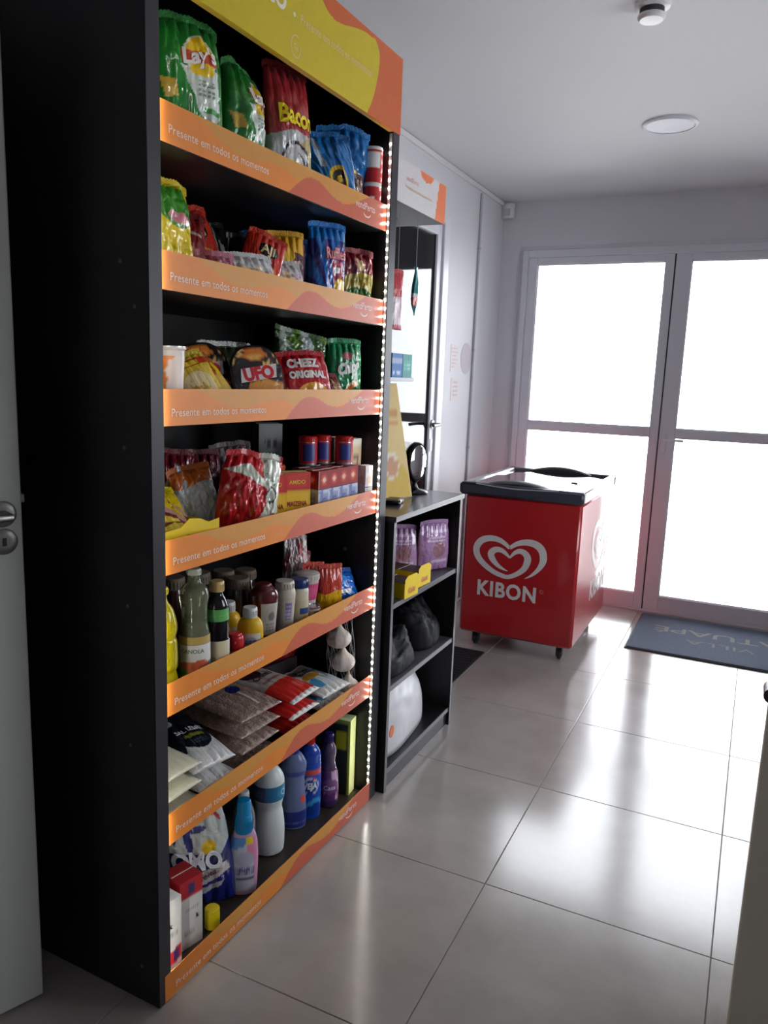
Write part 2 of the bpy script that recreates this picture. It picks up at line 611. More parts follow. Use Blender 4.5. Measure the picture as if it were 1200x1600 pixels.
def carton(name, w, d, h, faces, label, cat='box', texts=(), group=None, res=20, parent=None, material=None):
    """six printed faces; faces = dict(front, left, right, back, top, bottom); 'all' is the default"""
    fr = {'front': ((-w / 2, -d / 2, 0), (w, 0, 0), (0, 0, h)),
          'right': ((w / 2, -d / 2, 0), (0, d, 0), (0, 0, h)),
          'back': ((w / 2, d / 2, 0), (-w, 0, 0), (0, 0, h)),
          'left': ((-w / 2, d / 2, 0), (0, -d, 0), (0, 0, h)),
          'top': ((-w / 2, -d / 2, h), (w, 0, 0), (0, d, 0)),
          'bottom': ((-w / 2, d / 2, 0), (w, 0, 0), (0, -d, 0))}
    V, Fs, Cs = [], [], []
    off = 0
    for k, (a, b, c) in fr.items():
        p, f, co = grid_face(a, b, c, res, res, faces.get(k, faces['all']), off)
        V.append(p); Fs += f; Cs.append(co); off += len(p)
    o = mesh_obj(name, np.concatenate(V), Fs, material or CARD, parent, False, cols=np.concatenate(Cs), fix=False, label=label, cat=cat, group=group)
    # folded flap seam on the top as a real lip
    MB().box(-w / 2 * .98, w / 2 * .98, -.0012, .0012, h - .0005, h + .0012).build('flap_seam', mat('carton_edge', (200, 195, 185), .6), o)
    for tx in texts:
        face, s_, cx, cy, wd, col = tx[:6]
        kw = dict(tx[6]) if len(tx) > 6 else {}
        a, b, c = [np.array(q, float) for q in fr[face]]
        nrm = np.cross(b, c); nrm = nrm / np.linalg.norm(nrm)
        lb, lc = np.linalg.norm(b), np.linalg.norm(c)
        def mq(x, y, lift):
            return a[None] + ((np.asarray(x) + 1) / 2)[:, None] * b[None] + np.asarray(y)[:, None] * c[None] + nrm[None] * .0008
        kw['sy'] = kw.get('sy', 1.0) * (lb / 2) / lc
        if kw.get('vert'):
            kw.pop('vert')
            # vertical text: swap
            def mq(x, y, lift, cx=cx, cy=cy):
                xx, yy = np.asarray(x) - cx, np.asarray(y) - cy
                return a[None] + ((cx - yy * lc / (lb / 2) + 1) / 2)[:, None] * b[None] + (cy + xx * (lb / 2) / lc)[:, None] * c[None] + nrm[None] * .0008
        lettering(s_, mq, cx, cy, wd, col, o, **kw)
    return o

# ------------------------------------------------------------------ frames of reference
GA = math.radians(0.93)
GX, GY = -1.07, 1.183
def GM():
    U = Vector((math.sin(GA), math.cos(GA), 0)); V = Vector((-math.cos(GA), math.sin(GA), 0))
    M = Matrix((U, V, Vector((0, 0, 1)))).transposed().to_4x4()
    M.translation = (GX, GY, 0)
    return M
G = GM()
def Rz(a): return Matrix.Rotation(math.radians(a), 4, 'Z')
def Rx(a): return Matrix.Rotation(math.radians(a), 4, 'X')
def Ry(a): return Matrix.Rotation(math.radians(a), 4, 'Y')
def put(o, u, v, z, rz=0, rx=0, ry=0, lims=True):
    """stand a thing on the shelf: lowest point on z, kept between strip, back and side panels"""
    L = Rz(rz) @ Rx(rx) @ Ry(ry)
    du = dv = dz = 0
    if o.type == 'MESH':
        n = len(o.data.vertices)
        a = np.empty(n * 3, np.float32); o.data.vertices.foreach_get('co', a)
        a = a.reshape(-1, 3) @ np.array(L.to_3x3()).T
        lo, hi = a.min(0), a.max(0)
        dz = -lo[2]
        if lims:
            dv = max(0, .0175 - (v + lo[1])) or min(0, .486 - (v + hi[1]))
            du = max(0, .0245 - (u + lo[0])) or min(0, .984 - (u + hi[0]))
    o.matrix_basis = G @ Matrix.Translation((u + du, v + dv, z + dz)) @ L
    return o
# the rack's own frame: x along the shelf (world +y), y into the shelf (world -x)
RM = Matrix(((0, -1, 0, -1.03), (1, 0, 0, 2.235), (0, 0, 1, 0), (0, 0, 0, 1)))
def putr(o, u, v, z, rz=0, rx=0, ry=0):
    o.matrix_basis = RM @ Matrix.Translation((u, v, z)) @ Rz(rz) @ Rx(rx) @ Ry(ry)
    return o

# ================================================================== THE ROOM
XW, XR, YB, YF, ZC = -1.64, 1.35, 5.07, -1.7, 2.555
S = dict(kind='structure')
# floor: grout slab with every porcelain tile laid on it
fl = MB().box(XW - .1, XR + .1, YF - .1, YB + .12, -0.12, -0.004).build('floor', GROUT, **S)
tx = [-0.564 + 0.6 * k for k in range(-3, 5)]
ty = [1.944 + 0.608 * k for k in range(-7, 7)]
for i in range(len(tx) - 1):
    for j in range(len(ty) - 1):
        a0, a1 = max(tx[i], XW), min(tx[i + 1], XR)
        b0, b1 = max(ty[j], YF), min(ty[j + 1], YB + .05)
        if a1 - a0 < .03 or b1 - b0 < .03:
            continue
        g = 0.0009
        t = MB().box(-(a1 - a0) / 2 + g, (a1 - a0) / 2 - g, -(b1 - b0) / 2 + g, (b1 - b0) / 2 - g, -0.010, 0, 0.0012).build('tile', TILE, fl)
        t.location = ((a0 + a1) / 2, (b0 + b1) / 2, 0)
MB().box(XW - .1, XR + .1, YF - .1, YB + .12, ZC, ZC + .1).build('ceiling', CEILP, **S)
# back wall round the entrance door
D0, D1, DH = -1.483, 0.452, 2.25
mb = MB()
mb.box(XW - .12, D0, YB, YB + .14, 0, ZC); mb.box(D1, XR + .12, YB, YB + .14, 0, ZC); mb.box(D0, D1, YB, YB + .14, DH, ZC)
mb.build('wall_back', WALLP, **S)
# left wall with the glass door opening and the near doorway
mb = MB()
O2 = (3.06, 4.09, 2.272); O3 = (0.27, 1.14, 2.12)
mb.box(XW - .12, XW, O2[1], YB, 0, ZC); mb.box(XW - .12, XW, O3[1], O2[0], 0, ZC); mb.box(XW - .12, XW, YF, O3[0], 0, ZC)
mb.box(XW - .12, XW, O2[0], O2[1], O2[2], ZC); mb.box(XW - .12, XW, O3[0], O3[1], O3[2], ZC)
mb.build('wall_left', WALLP, **S)
mb = MB()
mb.box(XR, XR + .12, YF, 2.05, 0, ZC); mb.box(XR, XR + .12, 3.45, YB, 0, ZC); mb.box(XR, XR + .12, 2.05, 3.45, 0, .95); mb.box(XR, XR + .12, 2.05, 3.45, 2.15, ZC)
mb.build('wall_right', WALLP, **S)
wn1 = bpy.data.objects.new('fill_window_1', None); C.objects.link(wn1); tag(wn1, kind='structure')  # unseen window, added to light the shelf front, freezer and back wall
for a in ((2.05, 2.09, .95, 2.15), (3.41, 3.45, .95, 2.15), (2.09, 3.41, .95, .99), (2.09, 3.41, 2.11, 2.15), (2.73, 2.77, .99, 2.11)):
    MB().box(XR + .03, XR + .08, *a, .002).build('fill_window_frame', ALU, wn1)
for a in ((2.088, 2.732), (2.768, 3.412)):
    MB().box(XR + .05, XR + .056, a[0], a[1], .988, 2.112).build('glass_pane', GLASS_B, wn1)
MB().box(XW - .12, XR + .12, YF - .12, YF, 0, ZC).build('wall_front', WALLP, **S)
# the room beyond the left wall
mb = MB()
mb.box(-3.6, -3.5, YF, YB, 0, ZC); mb.box(-3.6, XW - .12, YF - .12, YF, 0, ZC); mb.box(-3.6, XW - .12, YB, YB + .12, 0, ZC)
mb.build('wall_beyond', WALLP, **S)
MB().box(-3.6, XW - .11, YF - .1, YB + .12, -.12, -.002).build('floor_beyond', GROUT, **S)
MB().box(-3.6, XW - .1, YF - .1, YB + .12, ZC, ZC + .1).build('ceiling_beyond', CEILP, **S)
# pavement outside the entrance
PAVE = mat('pale_concrete_paving', (200, 198, 194), .8, var=.08, scale=6)
MB().box(XR + .12, 9, YF, YB + .14, -.14, -.02).build('ground_outside', PAVE, **S)
MB().box(-9, 9, YB + .14, 16, -.14, -.02).build('ground_outside', PAVE, **S)
# shadow line and cornice along the left wall, thin plaster return round the door
MB().box(XW, XW + .014, YF, YB, ZC - .030, ZC - .004, .002).build('trim_1', CEILP, **S)
mb = MB()
mb.box(D0 - .022, D0, YB - .010, YB, 0, DH + .022, .002); mb.box(D0, D1 + .022, YB - .010, YB, DH, DH + .022, .002); mb.box(D1, D1 + .022, YB - .010, YB, 0, DH, .002)
mb.build('trim_2', WALLP, **S)

# entrance door: fixed left leaf and right leaf
door = bpy.data.objects.new('door_1', None); C.objects.link(door); tag(door, kind='structure')
def rail(x0, x1, z0, z1, nm='stile', y0=5.042, y1=5.088):
    return MB().box(x0, x1, y0, y1, z0, z1, .003).build(nm, ALU, door)
rail(D0, -1.447, 0, DH, 'jamb', 5.035, 5.12); rail(0.416, D1, 0, DH, 'jamb', 5.035, 5.12)
rail(-1.447, 0.416, 2.205, DH, 'head', 5.035, 5.12)
rail(-1.445, -1.385, .012, 2.203); rail(-.606, -.556, .012, 2.203); rail(-.548, -.459, .012, 2.203); rail(.328, .414, .012, 2.203)
for a, b in ((-1.385, -.606), (-.459, .328)):
    rail(a, b, .012, .109, 'bottom_rail'); rail(a, b, 1.113, 1.168, 'mid_rail'); rail(a, b, 2.160, 2.203, 'top_rail')
    for z0, z1 in ((.109, 1.113), (1.168, 2.160)):
        MB().box(a - .004, b + .004, 5.062, 5.068, z0 - .004, z1 + .004).build('glass_pane', GLASS_B, door)
        mb = MB()
        mb.box(a, a + .005, 5.056, 5.074, z0, z1); mb.box(b - .005, b, 5.056, 5.074, z0, z1); mb.box(a, b, 5.056, 5.074, z0, z0 + .005); mb.box(a, b, 5.056, 5.074, z1 - .005, z1)
        mb.build('glazing_bead', ALU, door)
MB().box(-.556, -.548, 5.05, 5.085, .012, 2.203).build('gasket', ALU_D, door)
MB().box(-1.447, .416, 5.03, 5.10, 0, .012, .002).build('threshold', ALU, door)
mb = MB().box(-.535, -.505, 5.036, 5.042, 1.02, 1.13, .002)
mb.tube([(-.52, 5.04, 1.1), (-.52, 5.0, 1.1), (-.50, 4.992, 1.1), (-.40, 4.992, 1.1)], .008)
mb.build('door_handle', ALU, door, True)

# glass door in the left wall, closed
door = bpy.data.objects.new('door_2', None); C.objects.link(door); tag(door, kind='structure')
def railx(y0, y1, z0, z1, nm='stile', x0=XW - .035, x1=XW + .012):
    return MB().box(x0, x1, y0, y1, z0, z1, .003).build(nm, ALU, door)
railx(O2[0], 3.145, 0, O2[2], 'jamb', XW - .06, XW + .024); railx(4.012, O2[1], 0, O2[2], 'jamb', XW - .06, XW + .024)
railx(3.145, 4.012, 2.236, O2[2], 'head', XW - .06, XW + .024)
railx(3.150, 3.205, .01, 2.230); railx(3.948, 4.005, .01, 2.230)
railx(3.205, 3.948, .01, .11, 'bottom_rail'); railx(3.205, 3.948, 2.168, 2.230, 'top_rail')
MB().box(XW - .012, XW - .004, 3.2, 3.952, .106, 2.172).build('glass_pane', GLASS_D, door)
mb = MB(); mb.box(XW - .016, XW, 3.944, 3.949, .11, 2.168); mb.box(XW - .016, XW, 3.204, 3.209, .11, 2.168); mb.box(XW - .03, XW + .008, 4.0045, 4.0125, .01, 2.232)
mb.build('gasket', ALU_D, door)
mb = MB().lathe([(.024, XW + .012), (.024, XW + .020)], 20, axis='x', cx=0, cy=3.977)
h = mb.build('door_handle_rose', CHROME, door, True); h.location.z = 1.17
mb = MB().tube([(XW + .02, 3.977, 1.17), (XW + .06, 3.977, 1.17), (XW + .066, 3.96, 1.17), (XW + .066, 3.87, 1.168)], .009)
mb.build('door_handle', CHROME, door, True)
mb = MB().box(XW + .012, XW + .015, 3.96, 3.994, 1.02, 1.09, .001); mb.build('lock_plate', CHROME, door)

# white timber door standing ajar at the left
DM = Matrix.Translation((-1.612, .335, 0)) @ Matrix.Rotation(math.atan2(.738, .289), 4, 'Z')
DOORP = mat('satin_white_door_paint', (206, 210, 204), .45, var=.02, scale=3, bump=.03)
door = bpy.data.objects.new('door_3', None); C.objects.link(door); door.matrix_basis = DM; tag(door, kind='structure')
LD = .79
MB().box(0, LD, 0, .035, .008, 2.10, .003).build('leaf', DOORP, door)
fx = mb = MB()
for zc, nm in ((1.122, 'a'), (1.066, 'b')):
    rz_ = MB().lathe([(.0265, 0), (.0265, .004), (.0235, .007), (.012, .008)], 28, axis='y').build('door_handle_rose' if nm == 'a' else 'lock_rose', CHROME, door, True)
    rz_.location = (LD - .038, 0, zc); rz_.rotation_euler = (0, 0, PI)
hd = MB().tube([(LD - .038, -.004, 1.122), (LD - .038, -.045, 1.122), (LD - .066, -.052, 1.122), (LD - .19, -.052, 1.120)], [.009, .009, .010, .008]).build('door_handle', CHROME, door, True)
MB().box(LD - .0415, LD - .0345, -.0095, -.0080, 1.058, 1.074).build('keyhole', ALU_D, door)
MB().box(LD, LD + .010, .010, .026, 1.140, 1.158, .002).build('latch', CHROME, door)
for z in (.25, 1.05, 1.85):
    MB().lathe([(.007, z - .04), (.007, z + .04)], 12, cx=-.004, cy=.018).build('hinge', CHROME, door, True)
mb = MB()
for y0, y1, z0, z1 in ((.24, .30, 0, 2.15), (1.11, 1.165, 0, 2.15), (.30, 1.11, 2.10, 2.15)):
    mb.box(XW - .125, XW + .010, y0, y1, z0, z1, .002)
mb.build('trim_3', DOORP, **S)

# ================================================================== CEILING AND WALL FITTINGS
o = empty('ceiling_light', 'flush round white ceiling light, switched off, in the plain ceiling before the glass doors', 'ceiling light')
o.location = (-.492, 3.79, ZC)
MB().lathe([(.118, 0), (.118, -.006), (.110, -.012), (.104, -.012), (.100, -.007)], 40).build('trim_ring', mat('white_lamp_rim', (218, 218, 224), .4), o, True)
MB().lathe([(.101, -.004), (.101, -.009), (.06, -.010), (.001, -.010)], 40).build('diffuser', mat('opal_diffuser', (236, 236, 244), .5), o, True)
o = empty('smoke_detector', 'small round white smoke detector with a dark gap, at the top edge of the photo', 'detector')
o.location = (-.425, 2.632, ZC)
MB().lathe([(.052, 0), (.052, -.012), (.047, -.016)], 32).build('base', WHITEP, o, True)
MB().lathe([(.036, -.014), (.036, -.034)], 32).build('sensing_gap', ALU_D, o, True)
MB().lathe([(.040, -.033), (.041, -.040), (.034, -.048), (.001, -.049)], 32).build('cover', WHITEP, o, True)
o = empty('motion_sensor', 'small white alarm sensor high in the corner by the glass doors', 'sensor')
o.location = (-1.600, 5.035, 2.495)
MB().box(-.012, .012, .0, .035, -.02, .02, .002).build('bracket', WHITEP, o)
MB().lathe([(.038, -.045), (.042, -.038), (.042, .038), (.036, .045)], 24, sx=1, sy=.6).build('housing', WHITEP, o, True)
MB().box(-.022, .022, -.029, -.023, -.03, .012, .003).build('lens', mat('sensor_lens', (190, 190, 196), .3), o)
o = empty('cable_conduit', 'thin grey cable conduit running down the white left wall', 'conduit')
MB().box(XW, XW + .014, 4.603, 4.617, 0.02, 2.515, .003).build('duct', mat('grey_conduit', (176, 176, 182), .5), o)
for z in (.4, 1.0, 1.6, 2.2):
    MB().box(XW, XW + .017, 4.599, 4.621, z - .008, z + .008, .002).build('clip', mat('grey_conduit', (176, 176, 182), .5), o)
PP = mat('pale_pink_paper', (222, 210, 212), .7); PG = mat('pale_grey_print', (200, 190, 196), .7)
o = MB().box(XW, XW + .0015, 4.242, 4.370, 1.462, 1.616).build('notice', PP, label='pale pink paper notice taped to the white wall beside the glass door', cat='notice')
mb = MB()
for k in range(6):
    mb.box(XW + .0015, XW + .0019, 4.256, 4.256 + (.09, .1, .07, .1, .085, .05)[k], 1.592 - k * .021, 1.598 - k * .021)
mb.build('small_print', PG, o)
o = MB().lathe([(.092, 0), (.092, .0015)], 36, axis='x', sx=1, sy=1).build('round_notice', mat('dusty_rose_paper', (200, 190, 196), .7), label='round grey-pink printed notice on the white wall next to the conduit', cat='notice')
o.location = (XW, 4.503, 1.545)
mb = MB()
for k in range(5):
    mb.box(.0015, .0019, -.055, .055 - .02 * (k % 2), .045 - k * .024, .053 - k * .024)
mb.build('small_print', PG, o)
o = MB().box(XW, XW + .0015, 4.270, 4.402, 1.296, 1.426).build('notice', PP, label='lower square pale notice with a small grey print under the pink one', cat='notice')
mb = MB()
for k in range(4):
    mb.box(XW + .0015, XW + .0019, 4.30, 4.375, 1.395 - k * .024, 1.406 - k * .024)
mb.build('small_print', PG, o)

# ================================================================== THE TALL BLACK SHELF UNIT
SH = empty('display_shelf', 'tall black shelf unit with orange shelf strips and LED-lit goods', 'shelving', M=G)
WI, DEP, HT = 0.988, 0.50, 2.334
SZ = [1.865, 1.590, 1.322, 1.010, 0.695, 0.390, 0.030]        # top faces of the shelves
ZS = [1.847, 1.573, 1.304, 0.992, 0.677, 0.372, 0.004]        # bottoms of the orange strips
MB().box(-.016, .020, 0, DEP, .0, HT, .0015).build('side_panel', BLACK, SH)
MB().box(WI, 1.030, 0, DEP, .0, HT, .0015).build('side_panel', BLACK, SH)
for a, b in ((-.0155, .0195), (WI + .0005, 1.0295)):
    MB().box(a, b, -.0012, .0002, .002, HT - .002).build('edge_band', EDGE, SH)
MB().box(.020, WI, DEP - .012, DEP, .03, HT).build('back_panel', BLACK, SH)
MB().box(.020, WI, .03, DEP - .012, HT - .02, HT).build('top_panel', BLACK, SH)
for z in SZ:
    MB().box(.0205, WI - .0005, .017, DEP - .0125, z - .018, z, .001).build('shelf', mat('dark_shelf_board', (58, 52, 46), .4, var=.1) if z == .03 else BLACK, SH)
for (y, z) in ((.07, 1.62), (.035, 1.535), (.07, 1.26), (.07, .93), (.07, .62), (.05, .09)):
    sx = MB().lathe([(.0045, -.0165), (.0040, -.0175), (.0015, -.0178)], 12, axis='x').build('screw_cap', mat('pale_screw_cap', (90, 90, 92), .4), SH, True)
    sx.location = (0, y, z)
for (y, z) in ((.12, 1.70), (.14, 1.42), (.12, .86), (.12, .52)):
    sx = MB().lathe([(.006, WI - .002), (.006, WI)], 12, axis='x').build('screw_cap', mat('pale_screw_cap', (90, 90, 92), .4), SH, True)
    sx.location = (0, y, z)

def strip_paint(X, Y):
    x = (np.asarray(X).ravel() + 1) / 2; y = np.asarray(Y).ravel()
    out = np.tile(arr((224, 132, 46)), (len(x), 1))
    tan = (y > 0.86 - .55 * np.clip((x - .10) / .5, 0, 1) ** .8 + .18 * np.sin(x * 18)) & (x > .06)
    out[tan] = arr((208, 144, 62))
    hs = np.interp(x, [0, .46, .50, .54, .58, .62, .68, .74, .80, .86, .90, 1], [-.05, -.05, .35, .66, .78, .70, .42, .34, .52, .85, 1.05, 1.1])
    # small sine so the wave is round
    hs = (np.interp(x - .012, x[:400], hs[:400]) + hs + np.interp(x + .012, x[:400], hs[:400])) / 3 if len(x) > 400 else hs
    out[y < hs] = arr((196, 92, 62))
    return out
strip_me = None
for i, z in enumerate(ZS):
    last = i == len(ZS) - 1
    x0, x1 = (0.0, .984) if last else (.0215, WI - .0015)
    w, h = x1 - x0, (.066 if last else .075)
    y0 = -.0025 if last else .012
    nu, nv = 400, 26
    P, f, c = grid_face((x0, y0, z), (w, 0, 0), (0, 0, h), nu, nv, strip_paint, 0)
    P = list(P); b0 = len(P)
    P += [(x0, y0 + .002, z), (x1, y0 + .002, z), (x1, y0 + .002, z + h), (x0, y0 + .002, z + h)]
    f = f + [(b0 + 3, b0 + 2, b0 + 1, b0), (0, b0, b0 + 1, nu - 1), (nu * (nv - 1), nu * nv - 1, b0 + 2, b0 + 3), (0, nu * (nv - 1), b0 + 3, b0), (nu - 1, b0 + 1, b0 + 2, nu * nv - 1)]
    c = np.concatenate([c, np.tile(arr((200, 120, 60)), (4, 1))])
    st = mesh_obj('shelf_strip', P, f, VINYL, SH, cols=c, fix=False)
    def mp(x, y, lift, y0=y0):
        x = np.asarray(x)
        return np.stack([x, np.full_like(x, y0 - .0007), np.asarray(y)], -1)
    lettering('Presente em todos os momentos', mp, x0 + .20, z + h * .36, .33, (236, 214, 196), st, bold=.006, spacing=1.05)
    lettering('vendPerto', mp, x0 + .835, z + h * .60, .115, (238, 214, 206), st, bold=.006)
    pts = [(x0 + .845 + .022 * math.cos(a), z + h * .42 + .012 * math.sin(a)) for a in np.linspace(PI * 1.08, PI * 1.92, 12)]
    mb = MB()
    for k in range(11):
        (xa, za), (xb, zb) = pts[k], pts[k + 1]
        mb.add([(xa, y0 - .0007, za), (xb, y0 - .0007, zb), (xb, y0 - .0007, zb - .004), (xa, y0 - .0007, za - .004)], [(0, 1, 2, 3)])
    mb.build('smile_mark', mat('print_238_214_206', (238, 214, 206)), st)

# header sign
def head_paint(X, Y):
    x = (np.asarray(X).ravel() + 1) / 2; y = np.asarray(Y).ravel()
    out = np.tile(arr((206, 186, 18)), (len(x), 1))
    # the orange field at the right and the orange drop along the top edge
    u = -.016 + 1.046 * x; z = 2.125 + .208 * y
    k = lambda q, xs, ys: (np.interp(q - .012, xs, ys) + np.interp(q, xs, ys) + np.interp(q + .012, xs, ys)) / 3
    out[u > k(z, [2.125, 2.16, 2.20, 2.24, 2.27, 2.296, 2.312, 2.33], [.818, .846, .865, .878, .884, .885, .876, .84])] = arr((204, 98, 44))
    out[z > k(u, [.55, .565, .583, .605, .635, .67, .70, .75, .80, .86], [2.34, 2.322, 2.305, 2.293, 2.287, 2.290, 2.297, 2.311, 2.320, 2.322])] = arr((204, 98, 44))
    out[(u < .05 + .04 * np.sin(y * 5)) & (y > .5)] = arr((204, 98, 44))
    return out
hz0, hh = 2.125, .208
P, f, c = grid_face((-.016, -.0035, hz0), (1.046, 0, 0), (0, 0, hh), 420, 90, head_paint, 0)
P = list(P); b0 = len(P)
P += [(-.016, .013, hz0), (1.030, .013, hz0), (1.030, .013, hz0 + hh), (-.016, .013, hz0 + hh)]
f = f + [(b0 + 3, b0 + 2, b0 + 1, b0), (0, b0, b0 + 1, 419), (420 * 89, 420 * 90 - 1, b0 + 2, b0 + 3), (0, 420 * 89, b0 + 3, b0), (419, b0 + 1, b0 + 2, 420 * 90 - 1)]
c = np.concatenate([c, np.tile(arr((200, 150, 60)), (4, 1))])
hd = mesh_obj('header_sign', P, f, VINYL, SH, cols=c, fix=False)
def mph(x, y, lift):
    x = np.asarray(x)
    return np.stack([x, np.full_like(x, -.0043), np.asarray(y)], -1)
lettering('vendPerto', mph, .243, hz0 + .125, .365, (236, 232, 214), hd, bold=.012)
lettering('.', mph, .459, hz0 + .104, .010, (236, 232, 214), hd, bold=.012)
lettering('Presente em todos os momentos', mph, .661, hz0 + .105, .352, (228, 200, 150), hd, bold=.008)
ring = []
for k in range(26):
    a = PI * (.35 + 1.72 * k / 25)
    ring.append((.467 + .021 * math.cos(a), hz0 + .039 + .025 * math.sin(a)))
mb = MB()
for k in range(25):
    (xa, za), (xb, zb) = ring[k], ring[k + 1]
    f_ = .87
    q = lambda x, z: (.467 + (x - .467) * f_, hz0 + .039 + (z - hz0 - .039) * f_)
    (xc, zc2), (xd, zd) = q(xb, zb), q(xa, za)
    mb.add([(xa, -.0043, za), (xb, -.0043, zb), (xc, -.0043, zc2), (xd, -.0043, zd)], [(0, 1, 2, 3)])
mb.build('round_emblem', mat('print_228_200_150', (228, 200, 150)), hd)
lettering('Gs', mph, .468, hz0 + .039, .020, (228, 200, 150), hd, bold=.01)

# LED tapes up both sides and the emitting chips on them
TAPE = mat('white_led_tape', (210, 210, 205), .4)
for xs, sg in ((.0202, 1), (WI - .0002, -1)):
    tp = MB().box(min(xs, xs + sg * .0012), max(xs, xs + sg * .0012), .0015, .0095, .04, 2.12).build('led_tape', TAPE, SH)
    mb = MB()
    n = 84
    for k in range(n):
        z = .05 + k * (2.115 - .05) / n
        mb.box(min(xs + sg * .0012, xs + sg * .0026), max(xs + sg * .0012, xs + sg * .0026), .0034, .0078, z - .0024, z + .0024)
    mb.build('led_chips', LEDM, tp, kind='stuff')

# ================================================================== ICE CREAM FREEZER
RED = mat('glossy_red_enamel', (172, 26, 32), .34, var=.02, scale=4, coat=.55)
LOGO = mat('silver_white_decal', (212, 206, 204), .3, var=.02)
SLATE = mat('slate_grey_plastic', (54, 56, 68), .4)
FZ = empty('ice_cream_freezer', 'red chest freezer with white heart swirl logo standing before the glass doors', 'freezer')
FX0, FX1, FY0, FY1, FB, FT = -1.344, -.735, 3.80, 4.66, .085, .835
MB().box(FX0, FX1, FY0, FY1, FB, FT, .014).build('cabinet', RED, FZ, True)
# rim: slate front and back rails, light side rails
MB().box(FX0 - .030, FX1 + .008, FY0 - .022, FY0 + .035, FT - .004, FT + .060, .012).build('front_rail', SLATE, FZ, True)
MB().box(FX0 - .030, FX1 + .008, FY1 - .02, FY1 + .045, FT - .004, FT + .060, .012).build('rear_rail', SLATE, FZ, True)
SIL = mat('silver_plastic_rim', (186, 186, 190), .3, metal=.3)
MB().box(FX1 - .030, FX1 + .006, FY0 + .020, FY1 + .02, FT - .002, FT + .058, .006).build('side_rail', SIL, FZ, True)
MB().box(FX0 - .028, FX0 + .012, FY0 + .020, FY1 + .02, FT - .002, FT + .058, .006).build('side_rail', SIL, FZ, True)
LINER = mat('white_freezer_liner', (226, 228, 230), .4)
mb = MB()
mb.box(FX0 + .010, FX1 - .028, FY0 + .033, FY1 - .018, FT + .0005, FT + .012)
mb.build('basket_liner', LINER, FZ)
LIDG = clear_glass('lid_glass', (.82, .85, .86), 2.4, .02)
for k, (y0, y1, z) in enumerate(((FY0 + .030, FY0 + .46, FT + .052), (FY0 + .43, FY1 - .010, FT + .044))):
    vs, fs = [], []
    n = 14
    for i in range(n + 1):
        x = FX0 + .012 + (FX1 - FX0 - .042) * i / n
        zz = z + .010 * math.sin(PI * i / n)
        for y in (y0, y1):
            vs += [(x, y, zz), (x, y, zz - .004)]
    for i in range(n):
        a = 4 * i
        fs += [(a, a + 4, a + 6, a + 2), (a + 1, a + 3, a + 7, a + 5), (a, a + 1, a + 5, a + 4), (a + 2, a + 6, a + 7, a + 3)]
    mesh_obj('sliding_lid', vs, fs, LIDG, FZ, True)
GRIP = mat('black_grip_plastic', (26, 27, 34), .5)
def arch(xa, xb, y0, dep, rise):
    """domed hand grip: higher in the middle, tapering to both ends"""
    n, m = 22, 8
    vs = []
    for i in range(n + 1):
        t = i / n
        b = math.sin(PI * t) ** .85
        for j in range(m + 1):
            q = j / m
            vs.append((xa + (xb - xa) * t, y0 + dep * q * (.35 + .65 * b), FT + .052 + (rise * b) * math.sin(PI * (.12 + .80 * q)) ** .7))
        vs.append((xa + (xb - xa) * t, y0 + dep * (.35 + .65 * b), FT + .050)); vs.append((xa + (xb - xa) * t, y0, FT + .050))
    k = m + 3
    fs = [(i * k + j, i * k + (j + 1) % k, (i + 1) * k + (j + 1) % k, (i + 1) * k + j) for i in range(n) for j in range(k)]
    fs += [tuple(range(k)), tuple(n * k + j for j in range(k))[::-1]]
    mesh_obj('lid_handle', vs, fs, GRIP, FZ, True)
arch(-1.262, -.885, FY0 + .004, .10, .030)
arch(-1.24, -.86, FY1 - .050, .075, .034)
MB().tube([(-1.285 + .43 * t, FY0 - .0205 + .004 * (1 - math.sin(PI * t)), FT + .058 - .011 * math.sin(PI * t)) for t in np.linspace(0, 1, 20)], .0028, 8).build('rim_highlight', SIL, FZ, True)  # silver line modelled in place of the highlight along the grip's lower rim
MB().box(-.875, -.84, FY0 + .345, FY0 + .362, FT + .056, FT + .062, .002).build('lid_lock', SLATE, FZ)
for (x, y) in ((FX1 - .075, FY0 + .085), (FX0 + .075, FY0 + .085), (FX1 - .075, FY1 - .085), (FX0 + .075, FY1 - .085)):
    cw = MB().lathe([(.024, -.011), (.029, -.008), (.029, .008), (.024, .011)], 20, axis='x').build('caster', ALU_D, FZ, True)
    cw.location = (x, y, .029)
    mb = MB(); mb.box(-.016, -.012, -.02, .02, -.012, .058); mb.box(.012, .016, -.02, .02, -.012, .058); mb.box(-.02, .02, -.024, .024, .050, .058)
    mb.build('caster_fork', ALU_D, cw)
# heart swirl as one tapering ribbon + wordmark
HA = [(-1.0013, .4205, .0009), (-.964, .4453, .0069), (-.9282, .4853, .012), (-.9102, .531, .0179), (-.9195, .5771, .0196), (-.9497, .6049, .0188), (-.9975, .6126, .0163), (-1.0444, .6014, .0129), (-1.0738, .5836, .0104), (-1.0888, .5712, .0087)]
HB = [(-1.0888, .5712, .0087), (-1.114, .5907, .0113), (-1.1507, .6079, .0139), (-1.2001, .6105, .0158), (-1.2442, .5917, .0176), (-1.2675, .5531, .0177), (-1.2593, .5096, .0169), (-1.2231, .4699, .0151), (-1.1711, .4371, .0133), (-1.1251, .4216, .0123), (-1.0892, .418, .0114), (-1.0463, .4376, .0122), (-1.0091, .4693, .0147), (-.994, .502, .0173), (-.9918, .5328, .0181), (-1.0108, .5563, .0155), (-1.0373, .5614, .0129), (-1.0626, .5476, .0095), (-1.0854, .52, .0044)]
